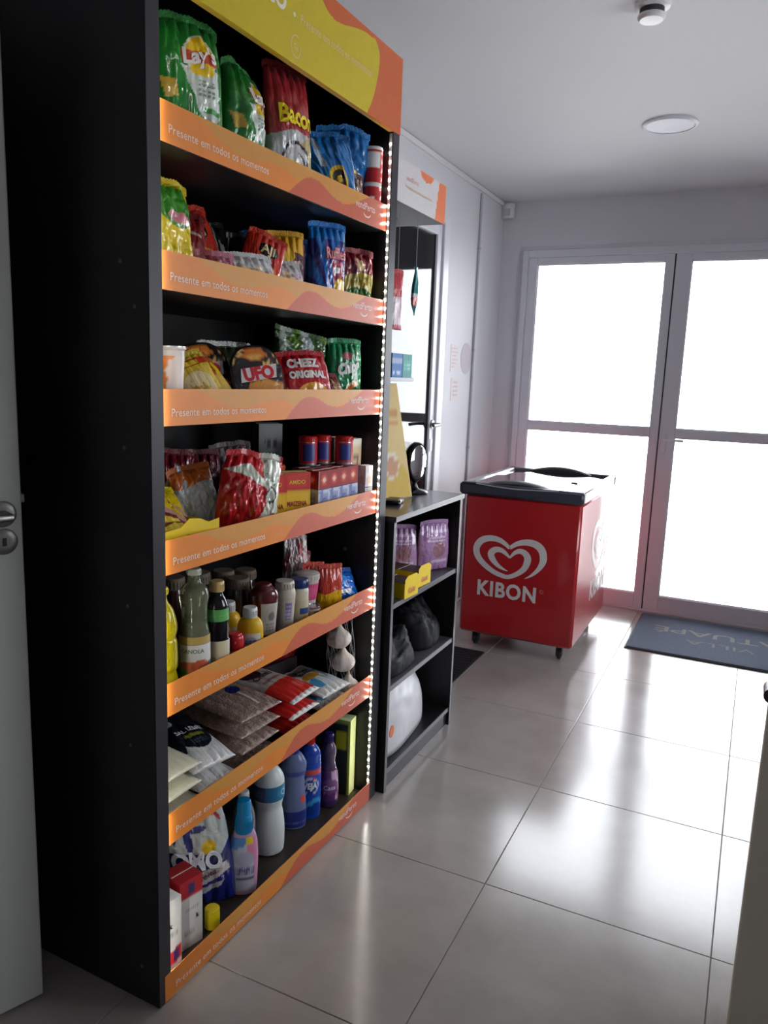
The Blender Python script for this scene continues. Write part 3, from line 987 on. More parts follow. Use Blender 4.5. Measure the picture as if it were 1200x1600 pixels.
HC = [(-1.0854, .52, .0044), (-1.1061, .5391, .0096), (-1.1338, .5548, .0131), (-1.165, .5533, .0158), (-1.1862, .5328, .0176), (-1.18, .507, .0167), (-1.1558, .4793, .0123), (-1.1277, .4611, .0079), (-1.093, .4484, .0018)]
def ribbon(pts, f3, nm, parent):
    P = []
    ext = [pts[0]] + pts + [pts[-1]]
    for i in range(1, len(ext) - 2):
        for k in range(5):
            t = k / 5
            q = []
            for a in range(3):
                m1 = (ext[i + 1][a] - ext[i - 1][a]) / 2; m2 = (ext[i + 2][a] - ext[i][a]) / 2
                q.append((2 * t ** 3 - 3 * t * t + 1) * ext[i][a] + (t ** 3 - 2 * t * t + t) * m1 + (-2 * t ** 3 + 3 * t * t) * ext[i + 1][a] + (t ** 3 - t * t) * m2)
            P.append(q)
    P.append(list(pts[-1]))
    vs, fs = [], []
    for i, p in enumerate(P):
        a, b = P[max(i - 1, 0)], P[min(i + 1, len(P) - 1)]
        dx, dz = b[0] - a[0], b[1] - a[1]
        L = math.hypot(dx, dz) or 1
        nx_, nz_ = -dz / L, dx / L
        vs += [f3(p[0] + nx_ * p[2], p[1] + nz_ * p[2]), f3(p[0] - nx_ * p[2], p[1] - nz_ * p[2])]
    for i in range(len(P) - 1):
        fs.append((2 * i, 2 * i + 1, 2 * i + 3, 2 * i + 2))
    return mesh_obj(nm, vs, fs, LOGO, parent, fix=False)
def facef(x, z): return (x, FY0 - .0008, z)
def sidef(x, z): return (FX1 + .0008, 4.385 + (x + 1.095) * 1.30, .50 + (z - .50) * 1.35 + .02)
for fn in (facef, sidef):
    for q in (HA, HB, HC):
        ribbon(q, fn, 'heart_logo', FZ)
def mpf(x, y, lift):
    x = np.asarray(x); return np.stack([x, np.full_like(x, FY0 - .0008), np.asarray(y)], -1)
def mps(x, y, lift):
    x = np.asarray(x); return np.stack([np.full_like(x, FX1 + .0008), 4.385 + (x + 1.095) * 1.3, .50 + (np.asarray(y) - .50) * 1.35 + .02], -1)
for fn in (mpf, mps):
    q = lettering('KIBON', fn, -1.093, .341, .315, (212, 206, 204), FZ, bold=.035, sy=1.12, spacing=1.1)
    q2 = lettering('\u00ae', fn, -.908, .365, .022, (200, 120, 120), FZ)

# ================================================================== MATS
o = empty('doormat', 'blue-grey bristle doormat with beige upside-down lettering before the glass doors', 'mat')
MATM = mat('blue_grey_mat_pile', (84, 94, 112), .95, var=.35, scale=160, bump=1.0, bscale=260)
MB().box(-.530, .46, 4.255, 4.965, 0.0, .011, .003).build('pile', MATM, o)
MB().box(-.538, .468, 4.247, 4.973, 0.0, .006, .002).build('rubber_edge', ALU_D, o)
def mpm(x, y, lift):
    x = np.asarray(x); return np.stack([-x, -np.asarray(y), np.full_like(x, .0118)], -1)
lettering('TATUAP\u00c9', mpm, -(-.03), -4.675, .80, (126, 122, 118), o, bold=.01, sy=.75, rough=.9)
lettering('VILLA', mpm, .065, -4.515, .36, (118, 116, 116), o, bold=.0, sy=.7, rough=.9)
o = empty('floor_mat', 'thin black rubber floor mat in front of the side glass door, beyond the low rack', 'mat')
DKM = mat('black_ribbed_rubber', (22, 20, 24), .8, bump=.4)
MB().box(-1.60, -1.175, 3.24, 3.755, 0, .008, .003).build('rubber_sheet', DKM, o)
mb = MB()
for k in range(14):
    mb.box(-1.585, -1.19, 3.262 + k * .0345, 3.275 + k * .0345, .0075, .0095)
mb.build('ribs', DKM, o, kind='stuff')

# ================================================================== COUNTER at the right
o = empty('divider_panel', 'beige-grey upright panel with a dark brown rounded top cap at the right edge', 'panel')
CB = mat('beige_grey_laminate', (214, 210, 194), .5, var=.02)
MB().box(.080, .80, 1.712, 1.752, .0, .787, .003).build('panel_board', CB, o)
top = MB()
P = [(.068 + .016 * (1 - math.cos(a)), .802 + .0165 * math.sin(a)) for a in np.linspace(PI / 2, -PI / 2, 9)]
top.prism([(p[0], p[1]) for p in P] + [(.82, .7855), (.82, .8185)], 1.704, 1.760, 'y')
top.build('top_cap', mat('dark_brown_laminate', (58, 38, 34), .35, var=.2), o, True)

# ================================================================== LOW RACK WITH SIGN (frame RM: x along, y into, z up)
RK = empty('checkout_rack', 'low black shelf rack with a small orange and white sign canopy, beyond the tall shelf', 'rack', M=RM)
RW = .635; RD = .40
def rb(x0, x1, y0, y1, z0, z1, nm, m, b=.0012):
    return MB().box(x0, x1, y0, y1, z0, z1, b).build(nm, m, RK)
rb(0, .018, 0, RD, 0, .955, 'side_panel', BLACK); rb(RW - .018, RW, 0, RD, 0, .955, 'side_panel', BLACK)
for x in (.0004, RW - .0176):
    rb(x, x + .0172, -.0012, .0002, .002, .953, 'edge_band', EDGE_L, 0)
rb(-.004, RW + .004, -.008, RD, .955, .973, 'top_board', mat('dark_grey_melamine_top', (74, 73, 78), .22))
rb(-.004, RW + .004, -.0095, -.0078, .956, .972, 'edge_band', EDGE_L, 0)
for z in (.672, .380, .078):
    rb(.018, RW - .018, .004, RD - .01, z - .018, z, 'shelf', BLACK if z < .1 else GREYLAM)
    rb(.0182, RW - .0182, .0028, .0042, z - .0175, z - .0005, 'edge_band', EDGE_L, 0)
rb(.018, RW - .018, .012, .028, .0, .060, 'kick_board', EDGE)
rb(-.002, RW + .002, RD, RD + .018, 0, 2.134, 'back_panel', BLACK)
rb(.02, RW - .0, .133, RD, 1.999, 2.011, 'canopy_base', mat('grey_canopy_board', (104, 103, 110), .4))
rb(.02, RW - .0, .133, RD, 2.124, 2.134, 'canopy_top', GREYLAM)
for k in range(3):
    rb(.16 + k * .13, .23 + k * .13, .20 + .03 * k, .215 + .03 * k, 1.997, 2.0, 'vent_slot', ALU_D, 0)
def sign_paint(X, Y):
    x = (np.asarray(X).ravel() + 1) / 2; y = np.asarray(Y).ravel()
    out = np.tile(arr((206, 202, 204)), (len(x), 1))
    out[x > .865 + .05 * (y - .5) * 1.0] = arr((226, 118, 70))
    out[((x - .70) / .10) ** 2 + ((y - 1.03) / .24) ** 2 < 1] = arr((226, 118, 70))
    out[x < .12 - .08 * y] = arr((222, 170, 60))
    return out
P, f, c = grid_face((.02, .131, 1.998), (RW - .02, 0, 0), (0, 0, .137), 90, 30, sign_paint, 0)
P = list(P); b0 = len(P)
P += [(.02, .134, 1.998), (RW, .134, 1.998), (RW, .134, 2.135), (.02, .134, 2.135)]
f += [(b0 + 3, b0 + 2, b0 + 1, b0), (0, b0, b0 + 1, 89), (90 * 29, 90 * 30 - 1, b0 + 2, b0 + 3), (0, 90 * 29, b0 + 3, b0), (89, b0 + 1, b0 + 2, 90 * 30 - 1)]
c = np.concatenate([c, np.tile(arr((180, 150, 120)), (4, 1))])
sg = mesh_obj('sign_panel', P, f, VINYL, RK, cols=c, fix=False)
def mpg(x, y, lift):
    x = np.asarray(x); return np.stack([x, np.full_like(x, .130), np.asarray(y)], -1)
lettering('vendPerto', mpg, .325, 2.085, .10, (214, 178, 170), sg)
lettering('Presente em todos os momentos', mpg, .385, 2.057, .235, (214, 188, 160), sg)
# far end cheek of the canopy
rb(RW - .012, RW, .134, RD, 2.011, 2.124, 'canopy_end', mat('orange_canopy_end', (214, 112, 66), .4))
rb(.02, .032, .134, RD, 2.011, 2.124, 'canopy_end', mat('orange_canopy_end', (214, 112, 66), .4))
# small acrylic ledge on the back panel
rb(.20, .450, .150, RD, 1.405, 1.418, 'ledge', mat('grey_ledge', (150, 150, 156), .4))

# things on, in and hanging from the rack
o = carton('carton', .072, .06, .085, {'all': paint((52, 110, 176), ('r', -1, .55, 1, .78, (150, 170, 200)), ('txt', -.8, .12, .8, .42, 3, (190, 200, 220), 3))}, 'small blue carton on the grey ledge beside the glass door', 'box', res=14)
putr(o, .335, .195, 1.4185, -6)
o = carton('carton', .070, .06, .085, {'all': paint((0, 132, 128), ('r', -.7, .3, .7, .7, (20, 150, 140)), ('txt', -.6, .35, .6, .62, 2, (120, 190, 180), 3))}, 'small teal carton right of the blue one on the grey ledge', 'box', res=14)
putr(o, .411, .190, 1.4185, -4)

def card_totem():
    m = printmat('printed_display_card', .5)
    pf = paint((226, 196, 128), ('p', [(-1, 0), (1, 0), (1, .22), (-1, .5)], (216, 178, 56)), ('e', -.2, .28, .55, .12, (236, 226, 206)), ('e', -.15, .27, .42, .085, (208, 150, 110)), ('txt', -.5, .55, .5, .8, 5, (206, 150, 80), 2))
    P, f, c = grid_face((-.08, 0, 0), (.16, 0, 0), (0, .045, .42), 16, 30, pf, 0)
    # taper towards the top, folded easel behind
    P = np.array(P)
    P[:, 0] *= 1 - .75 * (P[:, 2] / .42)
    o_ = mesh_obj('display_card', list(P) + [(x, y + .003, z) for x, y, z in P], f + [tuple(len(P) + i for i in q[::-1]) for q in f] + [(0, 16 * 29, len(P) + 16 * 29, len(P)), (15, len(P) + 15, len(P) + 479, 479)], m, None, cols=np.concatenate([c, c]), fix=False, label='tall tapering yellow and cream display card leaning on the low rack', cat='display card')
    MB().prism([(-.03, 0), (.03, 0), (.005, .34), (-.005, .34)], 0, .003, 'y').build('easel_leg', CARD, o_).rotation_euler = (math.radians(8), 0, 0)
    o_.children[0].location = (0, .095, 0)
    return o_
putr(card_totem(), .355, .165, .976, -30)

T = empty('desk_mirror', 'black oval-headed device with a pale glossy face on top of the low rack', 'mirror')
DKP = mat('glossy_black_plastic', (18, 14, 16), .22)
MB().lathe([(.058, 0), (.060, .004), (.054, .010), (.020, .016), (.012, .022)], 32, sy=.8).build('base', DKP, T, True)
MB().tube([(0, 0, .016), (0, .004, .035), (0, .002, .055)], [.014, .010, .012], 12).build('stem', DKP, T, True)
hd = MB().lathe([(.03, .030), (.052, .022), (.060, .008), (.060, -.004), (.056, -.012), (.001, -.012)], 40, axis='y', caps=False).build('head', DKP, T, True)
for v in hd.data.vertices:
    v.co.z *= 1.30
hd.location = (0, 0, .122)
fc = MB().lathe([(.051, -.0125), (.048, -.0145), (.001, -.0146)], 40, axis='y').build('mirror_face', mat('mirror_face', (220, 218, 222), .04, metal=1.0, var=0), hd, True)
for v in fc.data.vertices:
    v.co.z *= 1.30
putr(T, .530, .160, .9733, -14)

o = MB().box(-.05, .05, -.03, .03, 0, .016, .006).build('card_reader', DKP, None, True, label='flat black card reader lying on the low rack beside the display card', cat='card reader')
MB().box(-.030, .030, -.021, .021, .016, .0172).build('keypad', GREYLAM, o)
putr(o, .25, .12, .9732, 15)

# pouches and cartons on the rack's upper shelf
PUR = paint((168, 128, 172), ('r', -1, .80, 1, .86, (196, 168, 200)), ('e', .15, .45, .42, .17, (150, 104, 120)), ('r', -.3, .18, .75, .24, (206, 180, 206)), ('txt', -.55, .62, .6, .76, 2, (214, 200, 216), 1), ('n', 2, 3, .55, (150, 108, 156), 4))
o = bag('standing_pouch', .160, .190, .05, PUR, 'lilac standing pouch with a brown round print on the low rack', seed=61, crump=.5, pinch=.02)
putr(o, .532, .072, .673, -28)
o = bag('standing_pouch', .135, .175, .05, PUR, 'lilac pouch leaning behind the yellow carton on the low rack', seed=62, crump=.5, pinch=.02)
putr(o, .43, .165, .673, -60, -6)
CHO = paint((232, 200, 26), ('e', 0, .40, .5, .22, (222, 180, 60)))
for (u, v, rz, lb) in ((.312, .095, -4, 'yellow carton with a brown top beside the lilac pouch on the low rack'), (.150, .075, -4, 'yellow carton with a brown top nearest the tall shelf on the low rack')):
    o = carton('chocolate_carton', .10, .17, .055, {'all': CHO, 'top': paint((74, 44, 34)), 'left': paint((228, 194, 24))}, lb, 'box', (('front', 'Gold', 0, .45, 1.0, (200, 120, 80), {}),), group='yellow chocolate cartons on the low rack', res=12)
    MB().prism([(-.05, 0), (.05, 0), (.05, .012), (.032, .024), (-.032, .024), (-.05, .012)], -.0865, -.0855, 'y').build('raised_flap', mat('yellow_card', (232, 200, 26), .5), o).location = (0, 0, .055)
    putr(o, u, v, .673, rz)
# dark folded carrier bags on the middle shelf, white sack on the bottom one
DKF = printmat('dark_thin_plastic', .6, .9, 16, spec=.25)
def heap(name, w, d, h, col, label, cat, seed, m, amp=.35, texts=()):
    nu, nv = 54, 30
    vs = []
    for j in range(nv):
        ph_ = PI / 2 * j / (nv - 1)
        for i in range(nu):
            th = 2 * PI * i / nu
            cx, cy = math.cos(th), math.sin(th)
            rr = (abs(cx) ** 3.2 + abs(cy) ** 3.2) ** (-1 / 3.2)
            k = math.cos(ph_) ** .5
            x, y = cx * rr * k, cy * rr * k
            z = math.sin(ph_) ** .8
            nn = float(wn(x * 3 + 5, y * 3 + z, seed)) + .5 * float(wn(x * 9, y * 9 + z * 3, seed + 1))
            vs.append((x * w / 2 * (1 + .10 * nn * z), y * d / 2 * (1 + .10 * nn * z), z * h * (1 + amp * nn)))
    fs = [(j * nu + i, j * nu + (i + 1) % nu, (j + 1) * nu + (i + 1) % nu, (j + 1) * nu + i) for j in range(nv - 1) for i in range(nu)]
    fs += [tuple(range(nu))[::-1], tuple((nv - 1) * nu + i for i in range(nu))]
    cols = np.tile(arr(col), (len(vs), 1))
    return mesh_obj(name, vs, fs, m, None, 'all', cols=cols, fix=True, label=label, cat=cat)
o = heap('carrier_bag_bundle', .33, .27, .115, (22, 22, 28), 'crumpled black carrier bags heaped on the middle shelf of the low rack', 'bag', 5, DKF, .30)
putr(o, .192, .155, .381)
o = heap('carrier_bag', .23, .26, .155, (20, 20, 26), 'upright dark crumpled bag at the far end of the middle rack shelf', 'bag', 8, DKF, .25)
putr(o, .495, .16, .381)
WSK = printmat('white_plastic_sack', .38, .35, 14)
o = heap('white_sack', .53, .26, .235, (208, 208, 212), 'shiny white plastic sack with an orange mark on the bottom rack shelf', 'sack', 15, WSK, .05)
d_ = MB().lathe([(.022, -.002), (.022, 0)], 20, axis='y').build('orange_mark', mat('orange_print', (214, 96, 40), .4), o)
d_.location = (-.215, -.128, .11)
putr(o, .290, .165, .079, 5)

# hanging goods under the canopy
def hang(name, prof, cols_, label, u, v, ztop, cat='bag', drop=.0):
    nz = 40; seg = 24
    zs = np.linspace(0, 1, nz)
    H = prof[-1]
    vs, cc = [], []
    for j, t in enumerate(zs):
        r = np.interp(t, prof[0], prof[1])
        for k in range(seg):
            a = 2 * PI * k / seg
            w_ = 1 + .14 * math.sin(a * 5 + t * 6)
            vs.append((r * w_ * math.cos(a), r * .55 * w_ * math.sin(a), -t * H))
            cc.append(arr(cols_[min(int(t * len(cols_)), len(cols_) - 1)]))
    fs = [(j * seg + k, j * seg + (k + 1) % seg, (j + 1) * seg + (k + 1) % seg, (j + 1) * seg + k) for j in range(nz - 1) for k in range(seg)]
    fs += [tuple(range(seg)), tuple((nz - 1) * seg + k for k in range(seg))[::-1]]
    o = mesh_obj(name, vs, fs, FILM, None, 'all', cols=np.array(cc), label=label, cat=cat)
    MB().tube([(0, 0, -.004), (0, 0, 1.997 - ztop)], .0015, 6).build('hanging_cord', mat('grey_cord', (150, 152, 158), .6), o)
    putr(o, u, v, ztop, 0)
    return o
TEAL, REDC, WHC = (14, 122, 128), (196, 52, 40), (214, 214, 214)
hang('hanging_candy_bag', ([0, .06, .18, .35, .5, .65, .8, .92, 1], [.012, .006, .010, .017, .020, .022, .018, .008, .003], .175),
     [TEAL, TEAL, TEAL, TEAL, TEAL, TEAL, WHC, REDC, REDC, TEAL, TEAL], 'teal and red twisted candy bag hanging before the side glass door', .474, .170, 1.822)
o = bag('hanging_net_bag', .062, .195, .02, paint((206, 180, 190), ('r', -1, .58, 1, 1, (196, 56, 66)), ('r', -1, 0, 1, .09, (206, 96, 110)), ('r', -1, 0, -.86, 1, (186, 60, 80)), ('r', .86, 0, 1, 1, (186, 60, 80))), 'pink and red flat bag hanging close to the tall shelf', seed=71, crump=.4)
MB().tube([(0, 0, .195), (0, 0, 1.999 - 1.585)], .0015, 6).build('hanging_cord', mat('grey_cord', (150, 152, 158), .6), o)
putr(o, .318, .170, 1.585, -20)

# ================================================================== GOODS ON THE TALL SHELF (u along the front, v into the shelf)
s1, s2, s3, s4, s5, s6, s7 = [z + .0008 for z in SZ]
WHITE, REDT, YEL, NAVY = (232, 232, 228), (196, 36, 38), (236, 206, 30), (26, 40, 120)

# --- shelf 1: crisps
def lays(cx=.12):
    return paint((34, 128, 48), ('n', 2.2, 3, .5, (46, 150, 60), 3), ('p', [(-.45, .62), (.60, .62), (.78, .30), (.55, .20), (.05, .30)], (206, 216, 206)),
                 ('e', -.25, .10, .36, .13, (176, 200, 170)), ('e', -.25, .10, .28, .10, (198, 214, 190)), ('p', [(-.92, .52), (-.62, .50), (-.50, .38), (-.80, .36)], (206, 170, 70)), ('p', [(.25, .20), (.62, .26), (.85, .02), (.35, .0)], (216, 184, 80)),
                 ('e', cx, .72, .46, .155, (236, 236, 220)), ('e', cx, .725, .40, .135, (240, 200, 30)), ('r', cx - .52, .655, cx + .52, .745, (208, 74, 44)), ('e', cx, .60, .34, .04, (240, 200, 30)),
                 ('txt', .0, .42, .5, .55, 4, (120, 140, 120), 5), ('r', .2, .30, .75, .345, (60, 150, 70)))
o = bag('crisp_bag', .172, .256, .095, lays(), 'large upright green crisp bag with yellow sun logo, leftmost on the top shelf', texts=(("Lay's", .10, .70, .95, (240, 236, 230), dict(bold=.04, rot=.05)), ('SOUR CREAM', .28, .50, .42, (90, 110, 90))), seed=11, crump=1.2, bend=.01, shoulder=.20)
put(o, .190, .078, s1, -22)
o = bag('crisp_bag', .165, .232, .090, lays(.20), 'second green crisp bag turned aside, right of the large one on the top shelf', texts=(("Lay's", .18, .70, .95, (240, 236, 230), dict(bold=.04)),), seed=12, crump=1.3, bend=.02, shoulder=.18)
put(o, .385, .090, s1, 2, 0, 3)
BAC = paint((170, 46, 52), ('w', .46, .03, 2.5, 1.2, (198, 200, 200), False), ('p', [(.15, 0), (.25, .40), (1, .52), (1, 0)], (196, 176, 120)), ('e', .05, .25, .62, .155, (40, 40, 44)), ('e', .05, .25, .52, .130, (196, 196, 196)), ('e', .12, .22, .38, .095, (60, 56, 58)), ('e', .02, .235, .36, .075, (212, 210, 206)), ('e', .20, .20, .18, .05, (200, 160, 90)), ('w', .07, .02, 3, 0, (160, 50, 58), False))
o = bag('crisp_bag', .150, .292, .075, BAC, 'tall red and white snack bag with yellow lettering on the top shelf', texts=(('Bacon', .12, .60, 1.55, (246, 222, 30), dict(bold=.035, sy=1.25)),), seed=13, crump=1.0, skew=-.01)
put(o, .558, .070, s1, -20, -3)
BLU = paint((16, 116, 190), ('n', 2, 2, .4, (30, 140, 210), 9), ('e', .25, .40, .42, .17, (226, 190, 40)), ('e', .27, .40, .30, .12, (50, 34, 30)), ('e', .30, .40, .12, .05, (226, 190, 40)), ('w', .10, .03, 5, 0, (150, 110, 70), False), ('p', [(-.7, .95), (-.5, .95), (-.2, .55), (-.45, .55)], (200, 220, 236)))
for i, (u, v, rz, rx, h, w, lb) in enumerate(((.700, .17, -40, -4, .225, .105, 'narrow blue snack bag standing behind, right of the red and white bag'), (.765, .070, -48, 6, .195, .150, 'crumpled blue snack bag with a brown and yellow round print on the top shelf'), (.885, .125, -40, -4, .240, .180, 'largest blue snack bag leaning behind the red tins at the end of the top shelf'))):
    o = bag('blue_snack_bag', w, h, .060, BLU, lb, seed=21 + i * 3, crump=2.3, skew=(.0, -.02, .01)[i], group='blue snack bags on the top shelf')
    put(o, u, v, s1, rz, -rx)
CANR = paint((190, 30, 36), ('r', -.6, .45, .5, .95, (226, 226, 224)), ('r', -1, .0, 1, .05, (226, 226, 226)))
CANB = paint((190, 30, 36), ('e', 0, .42, .35, .26, (226, 226, 226)), ('e', 0, .36, .26, .12, (30, 26, 26)), ('r', -1, .93, 1, 1, (226, 226, 226)))
for i, (z, pf, lb, u) in enumerate(((0, CANB, 'red canister with a dark round print, lower of the two on the top shelf', .952), (.1022, CANR, 'red and white canister standing on top of another by the LED strip', .955))):
    o = bottle('snack_canister', [(.026, 0), (.027, .003), (.027, .095), (.026, .098)], mat('white_card_tube', (220, 216, 212), .4), lb, 'canister', cap=(.0282, .094, .1012, WHITEP, .028), labels=((.003, .093, -PI * .98, PI * .98, paint((190, 30, 36), ('r', -.35, .45, .25, .95, WHITE)) if i else paint((190, 30, 36), ('e', -.05, .42, .18, .28, WHITE), ('e', -.05, .36, .14, .14, (30, 26, 26)))),), group='red canisters on the top shelf')
    put(o, u, .043, s1 + z, -55)
o = bag('small_packet', .080, .105, .030, paint((120, 84, 66), ('n', 3, 3, .2, (170, 160, 156), 2), ('p', [(-1, .5), (0, .8), (1, .5), (1, .35), (-1, .3)], (176, 150, 130))), 'small brown and silver packet in front of the blue bags on the top shelf', seed=31, crump=2)
put(o, .845, .050, s1, -40, -8)

# --- shelf 2: snacks
YG = paint((226, 200, 40), ('n', 2, 2, .35, (238, 222, 90), 4), ('e', .15, .72, .75, .22, (62, 140, 44)), ('e', .2, .60, .5, .06, (206, 130, 140)), ('w', .18, .03, 3, 1, (240, 226, 40), False))
o = bag('crisp_bag', .145, .215, .085, YG, 'yellow and green snack bag at the left end of the second shelf', seed=41, crump=1.4)
put(o, .128, .085, s2, -14, -12, 5)
RO = paint((196, 48, 30), ('w', .40, .10, 4, 0, (226, 130, 50), False), ('e', .2, .35, .5, .16, (232, 170, 80)), ('e', .15, .72, .5, .12, (30, 22, 22)))
RD2 = paint((132, 30, 34), ('w', .45, .08, 3, 0, (170, 60, 50), False), ('r', -.7, .7, .8, .74, (190, 170, 160)))
for i, (u, v, w, h, rz, rx, ry, pf, tx_, lb) in enumerate((
        (.235, .150, .135, .185, -30, -20, 8, RD2, (), 'dark red snack bag lying back next to the yellow and green bag'),
        (.262, .055, .10, .085, -30, -16, 0, paint((190, 120, 140), ('n', 3, 3, .2, (150, 60, 70), 4)), (), 'small pink packet low at the front of the second shelf'),
        (.365, .165, .125, .205, -28, -16, -12, RO, (('au', .15, .70, .6, (214, 196, 150), dict(bold=.04)),), 'red and orange snack bag with a pointed corner on the second shelf'),
        (.425, .085, .115, .160, -38, -20, 20, RO, (('AJI', .1, .70, .7, (224, 206, 160), dict(bold=.03)),), 'second red and orange snack bag, slumped to the right'))):
    o = bag('snack_bag', w, h, .045, pf, lb, texts=tx_, seed=44 + i, crump=1.6)
    put(o, u, v, s2, rz, rx, ry)
BW = paint((24, 24, 26), ('n', 5, 6, .25, (180, 180, 178), 3))
for i, (u, v, rz, ry) in enumerate(((.37, .27, -35, 8), (.49, .25, -45, -8), (.60, .24, -45, 4))):
    o = bag('black_snack_bag', .125, .205, .05, BW, ('black and white patterned snack bag furthest left at the back of the second shelf', 'middle one of three black and white patterned snack bags at the back', 'rightmost black and white patterned snack bag, behind the gold-topped one')[i], seed=51 + i, crump=1.5, group='black and white snack bags on the second shelf')
    put(o, u, v, s2, rz, -20, ry)
WHS = paint((206, 208, 210), ('n', 4, 4, .35, (226, 196, 150), 5), ('n', 4, 4, .62, (176, 120, 140), 7), ('w', .16, .04, 5, 0, (214, 170, 110), False))
for i, (u, v, w, h, rz, rx, lb) in enumerate(((.395, .050, .140, .105, -24, -22, 'white and beige snack packet low at the front, under the orange bags'), (.525, .045, .150, .118, -30, -30, 'larger silvery white snack bag lying back on the second shelf'))):
    o = bag('white_snack_bag', w, h, .045, WHS, lb, seed=55 + i, crump=1.6, group='pale snack bags at the front of the second shelf')
    put(o, u, v, s2, rz, rx)
GOLD = paint((70, 34, 38), ('w', .74, .02, 4, 0, (222, 166, 30), True), ('e', .1, .70, .35, .10, (236, 190, 40)), ('p', [(-.55, .62), (.70, .64), (.55, .38), (-.35, .42)], (220, 190, 180)), ('p', [(-.45, .50), (.6, .52), (.55, .46), (-.4, .46)], (196, 90, 70)), ('e', .2, .18, .45, .16, (180, 150, 70)))
o = bag('crisp_bag', .120, .185, .055, GOLD, 'maroon snack bag with a gold top and white label on the second shelf', seed=58, crump=.9)
put(o, .600, .110, s2, -42, -4)
o = bag('crisp_bag', .080, .165, .045, paint((74, 28, 54), ('n', 3, 3, .5, (130, 70, 90), 3), ('w', .25, .05, 4, 0, (180, 150, 140), False)), 'dark purple snack bag squeezed in left of the blue striped bag', seed=59, crump=1.0)
put(o, .680, .140, s2, -50)
RUF = paint((18, 110, 196), ('ray', -.1, .20, 9, (22, 40, 128)), ('r', -1, .84, 1, 1, (30, 120, 200)), ('p', [(.02, .60), (.75, .60), (.95, .0), (.30, .0)], (150, 36, 66)), ('e', .55, .27, .40, .13, (240, 190, 30)), ('e', .45, .20, .14, .045, (226, 220, 220)), ('r', .12, .46, .52, .52, (226, 226, 230)))
o = bag('crisp_bag', .128, .232, .070, RUF, 'blue snack bag with dark sun rays and red outlined lettering on the second shelf', texts=(('Ruffles', .30, .68, 1.15, (214, 40, 52), dict(bold=.07, sy=1.5, lift=0)), ('Ruffles', .30, .68, 1.08, (226, 190, 200), dict(bold=.01, sy=1.6, lift=.0008)), ('ORIGINAL', .35, .555, .5, (226, 80, 90), dict(bold=.02))), seed=60, crump=.8, bend=-.005)
put(o, .760, .078, s2, -32, -2)
RGG = paint((126, 24, 34), ('w', .66, .03, 4, 0, (176, 156, 60), False), ('w', .42, .03, 4, 1, (70, 120, 50), False), ('w', .34, .02, 5, 1, (140, 40, 40), False), ('w', .22, .03, 4, 2, (120, 130, 50), False), ('n', 4, 5, .7, (230, 210, 150), 3))
o = bag('crisp_bag', .165, .185, .085, RGG, 'shiny dark red, gold and green snack bag at the right end of the second shelf', seed=64, crump=1.7)
put(o, .905, .082, s2, -34)
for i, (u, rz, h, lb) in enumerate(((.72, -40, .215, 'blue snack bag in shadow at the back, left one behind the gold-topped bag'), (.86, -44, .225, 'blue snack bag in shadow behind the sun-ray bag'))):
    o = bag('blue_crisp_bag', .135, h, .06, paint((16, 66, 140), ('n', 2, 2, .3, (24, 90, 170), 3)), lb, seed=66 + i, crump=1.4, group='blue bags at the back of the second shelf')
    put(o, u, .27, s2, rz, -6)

# --- shelf 3: noodles and snacks
CUPM = mat('frosted_cup', (206, 196, 190), .3)
o = bottle('noodle_cup', [(.022, 0), (.024, .004), (.030, .115), (.0315, .130), (.034, .132), (.034, .136), (.030, .138)], CUPM, 'white noodle cup with orange print at the left end of the third shelf', 'cup', labels=((.012, .118, -PI * .9, PI * .9, paint((216, 200, 192), ('n', 4, 6, .3, (220, 130, 60), 4), ('r', -1, .0, 1, .18, (214, 210, 210)), ('r', -1, .22, 1, .26, (150, 90, 70)), ('n', 5, 5, .65, (190, 80, 90), 8))),))
MB().lathe([(.0335, .1365), (.0335, .1385), (.001, .1388)], 28).build('foil_lid', mat('foil_lid', (200, 200, 204), .3, metal=.8), o, True)
put(o, .108, .062, s3, -45)
o = bottle('spread_jar', [(.026, 0), (.028, .01), (.028, .09), (.024, .10)], mat('dark_jar', (34, 26, 20), .2), 'dark jar with a pale green lid in shadow behind the noodle cup', 'jar', cap=(.027, .10, .12, mat('sage_lid', (150, 150, 90), .4)))
put(o, .118, .24, s3 + .06)
mb = MB().box(-.035, .035, -.035, .035, 0, .0585, .002).build('riser_box', mat('plain_dark_carton', (50, 40, 34), .6), None, label='plain dark box carrying the dark jar at the back of the third shelf', cat='box')
put(mb, .118, .24, s3)
NO = paint((222, 190, 60), ('e', 0, .35, .75, .32, (226, 206, 150)), ('n', 5, 7, .35, (206, 160, 70), 5), ('r', -1, .78, 1, .92, (196, 60, 40)), ('r', -.8, .80, .5, .89, (236, 200, 60)))
NY = paint((216, 176, 70), ('r', -1, .55, 1, .82, (228, 206, 30)), ('n', 5, 7, .45, (196, 90, 50), 6), ('r', -.2, .2, .3, .38, (90, 150, 190)), ('txt', -.8, .60, .7, .78, 2, (150, 50, 30), 2))
for i, (u, v, rz, rx, ry, pf, lb) in enumerate(((.195, .105, -35, -28, -14, NY, 'yellow and red noodle packet leaning left behind the cream one'), (.235, .060, -32, -26, -22, NO, 'cream and yellow noodle packet with a noodle picture on the third shelf'), (.305, .085, -28, -30, -24, NY, 'yellow noodle packet leaning, left of the black noodle trays'))):
    o = bag('noodle_packet', .105, .125, .028, pf, lb, seed=71 + i, crump=.7, pinch=.02, group='noodle packets on the third shelf')
    put(o, u, v, s3, rz, rx, ry)
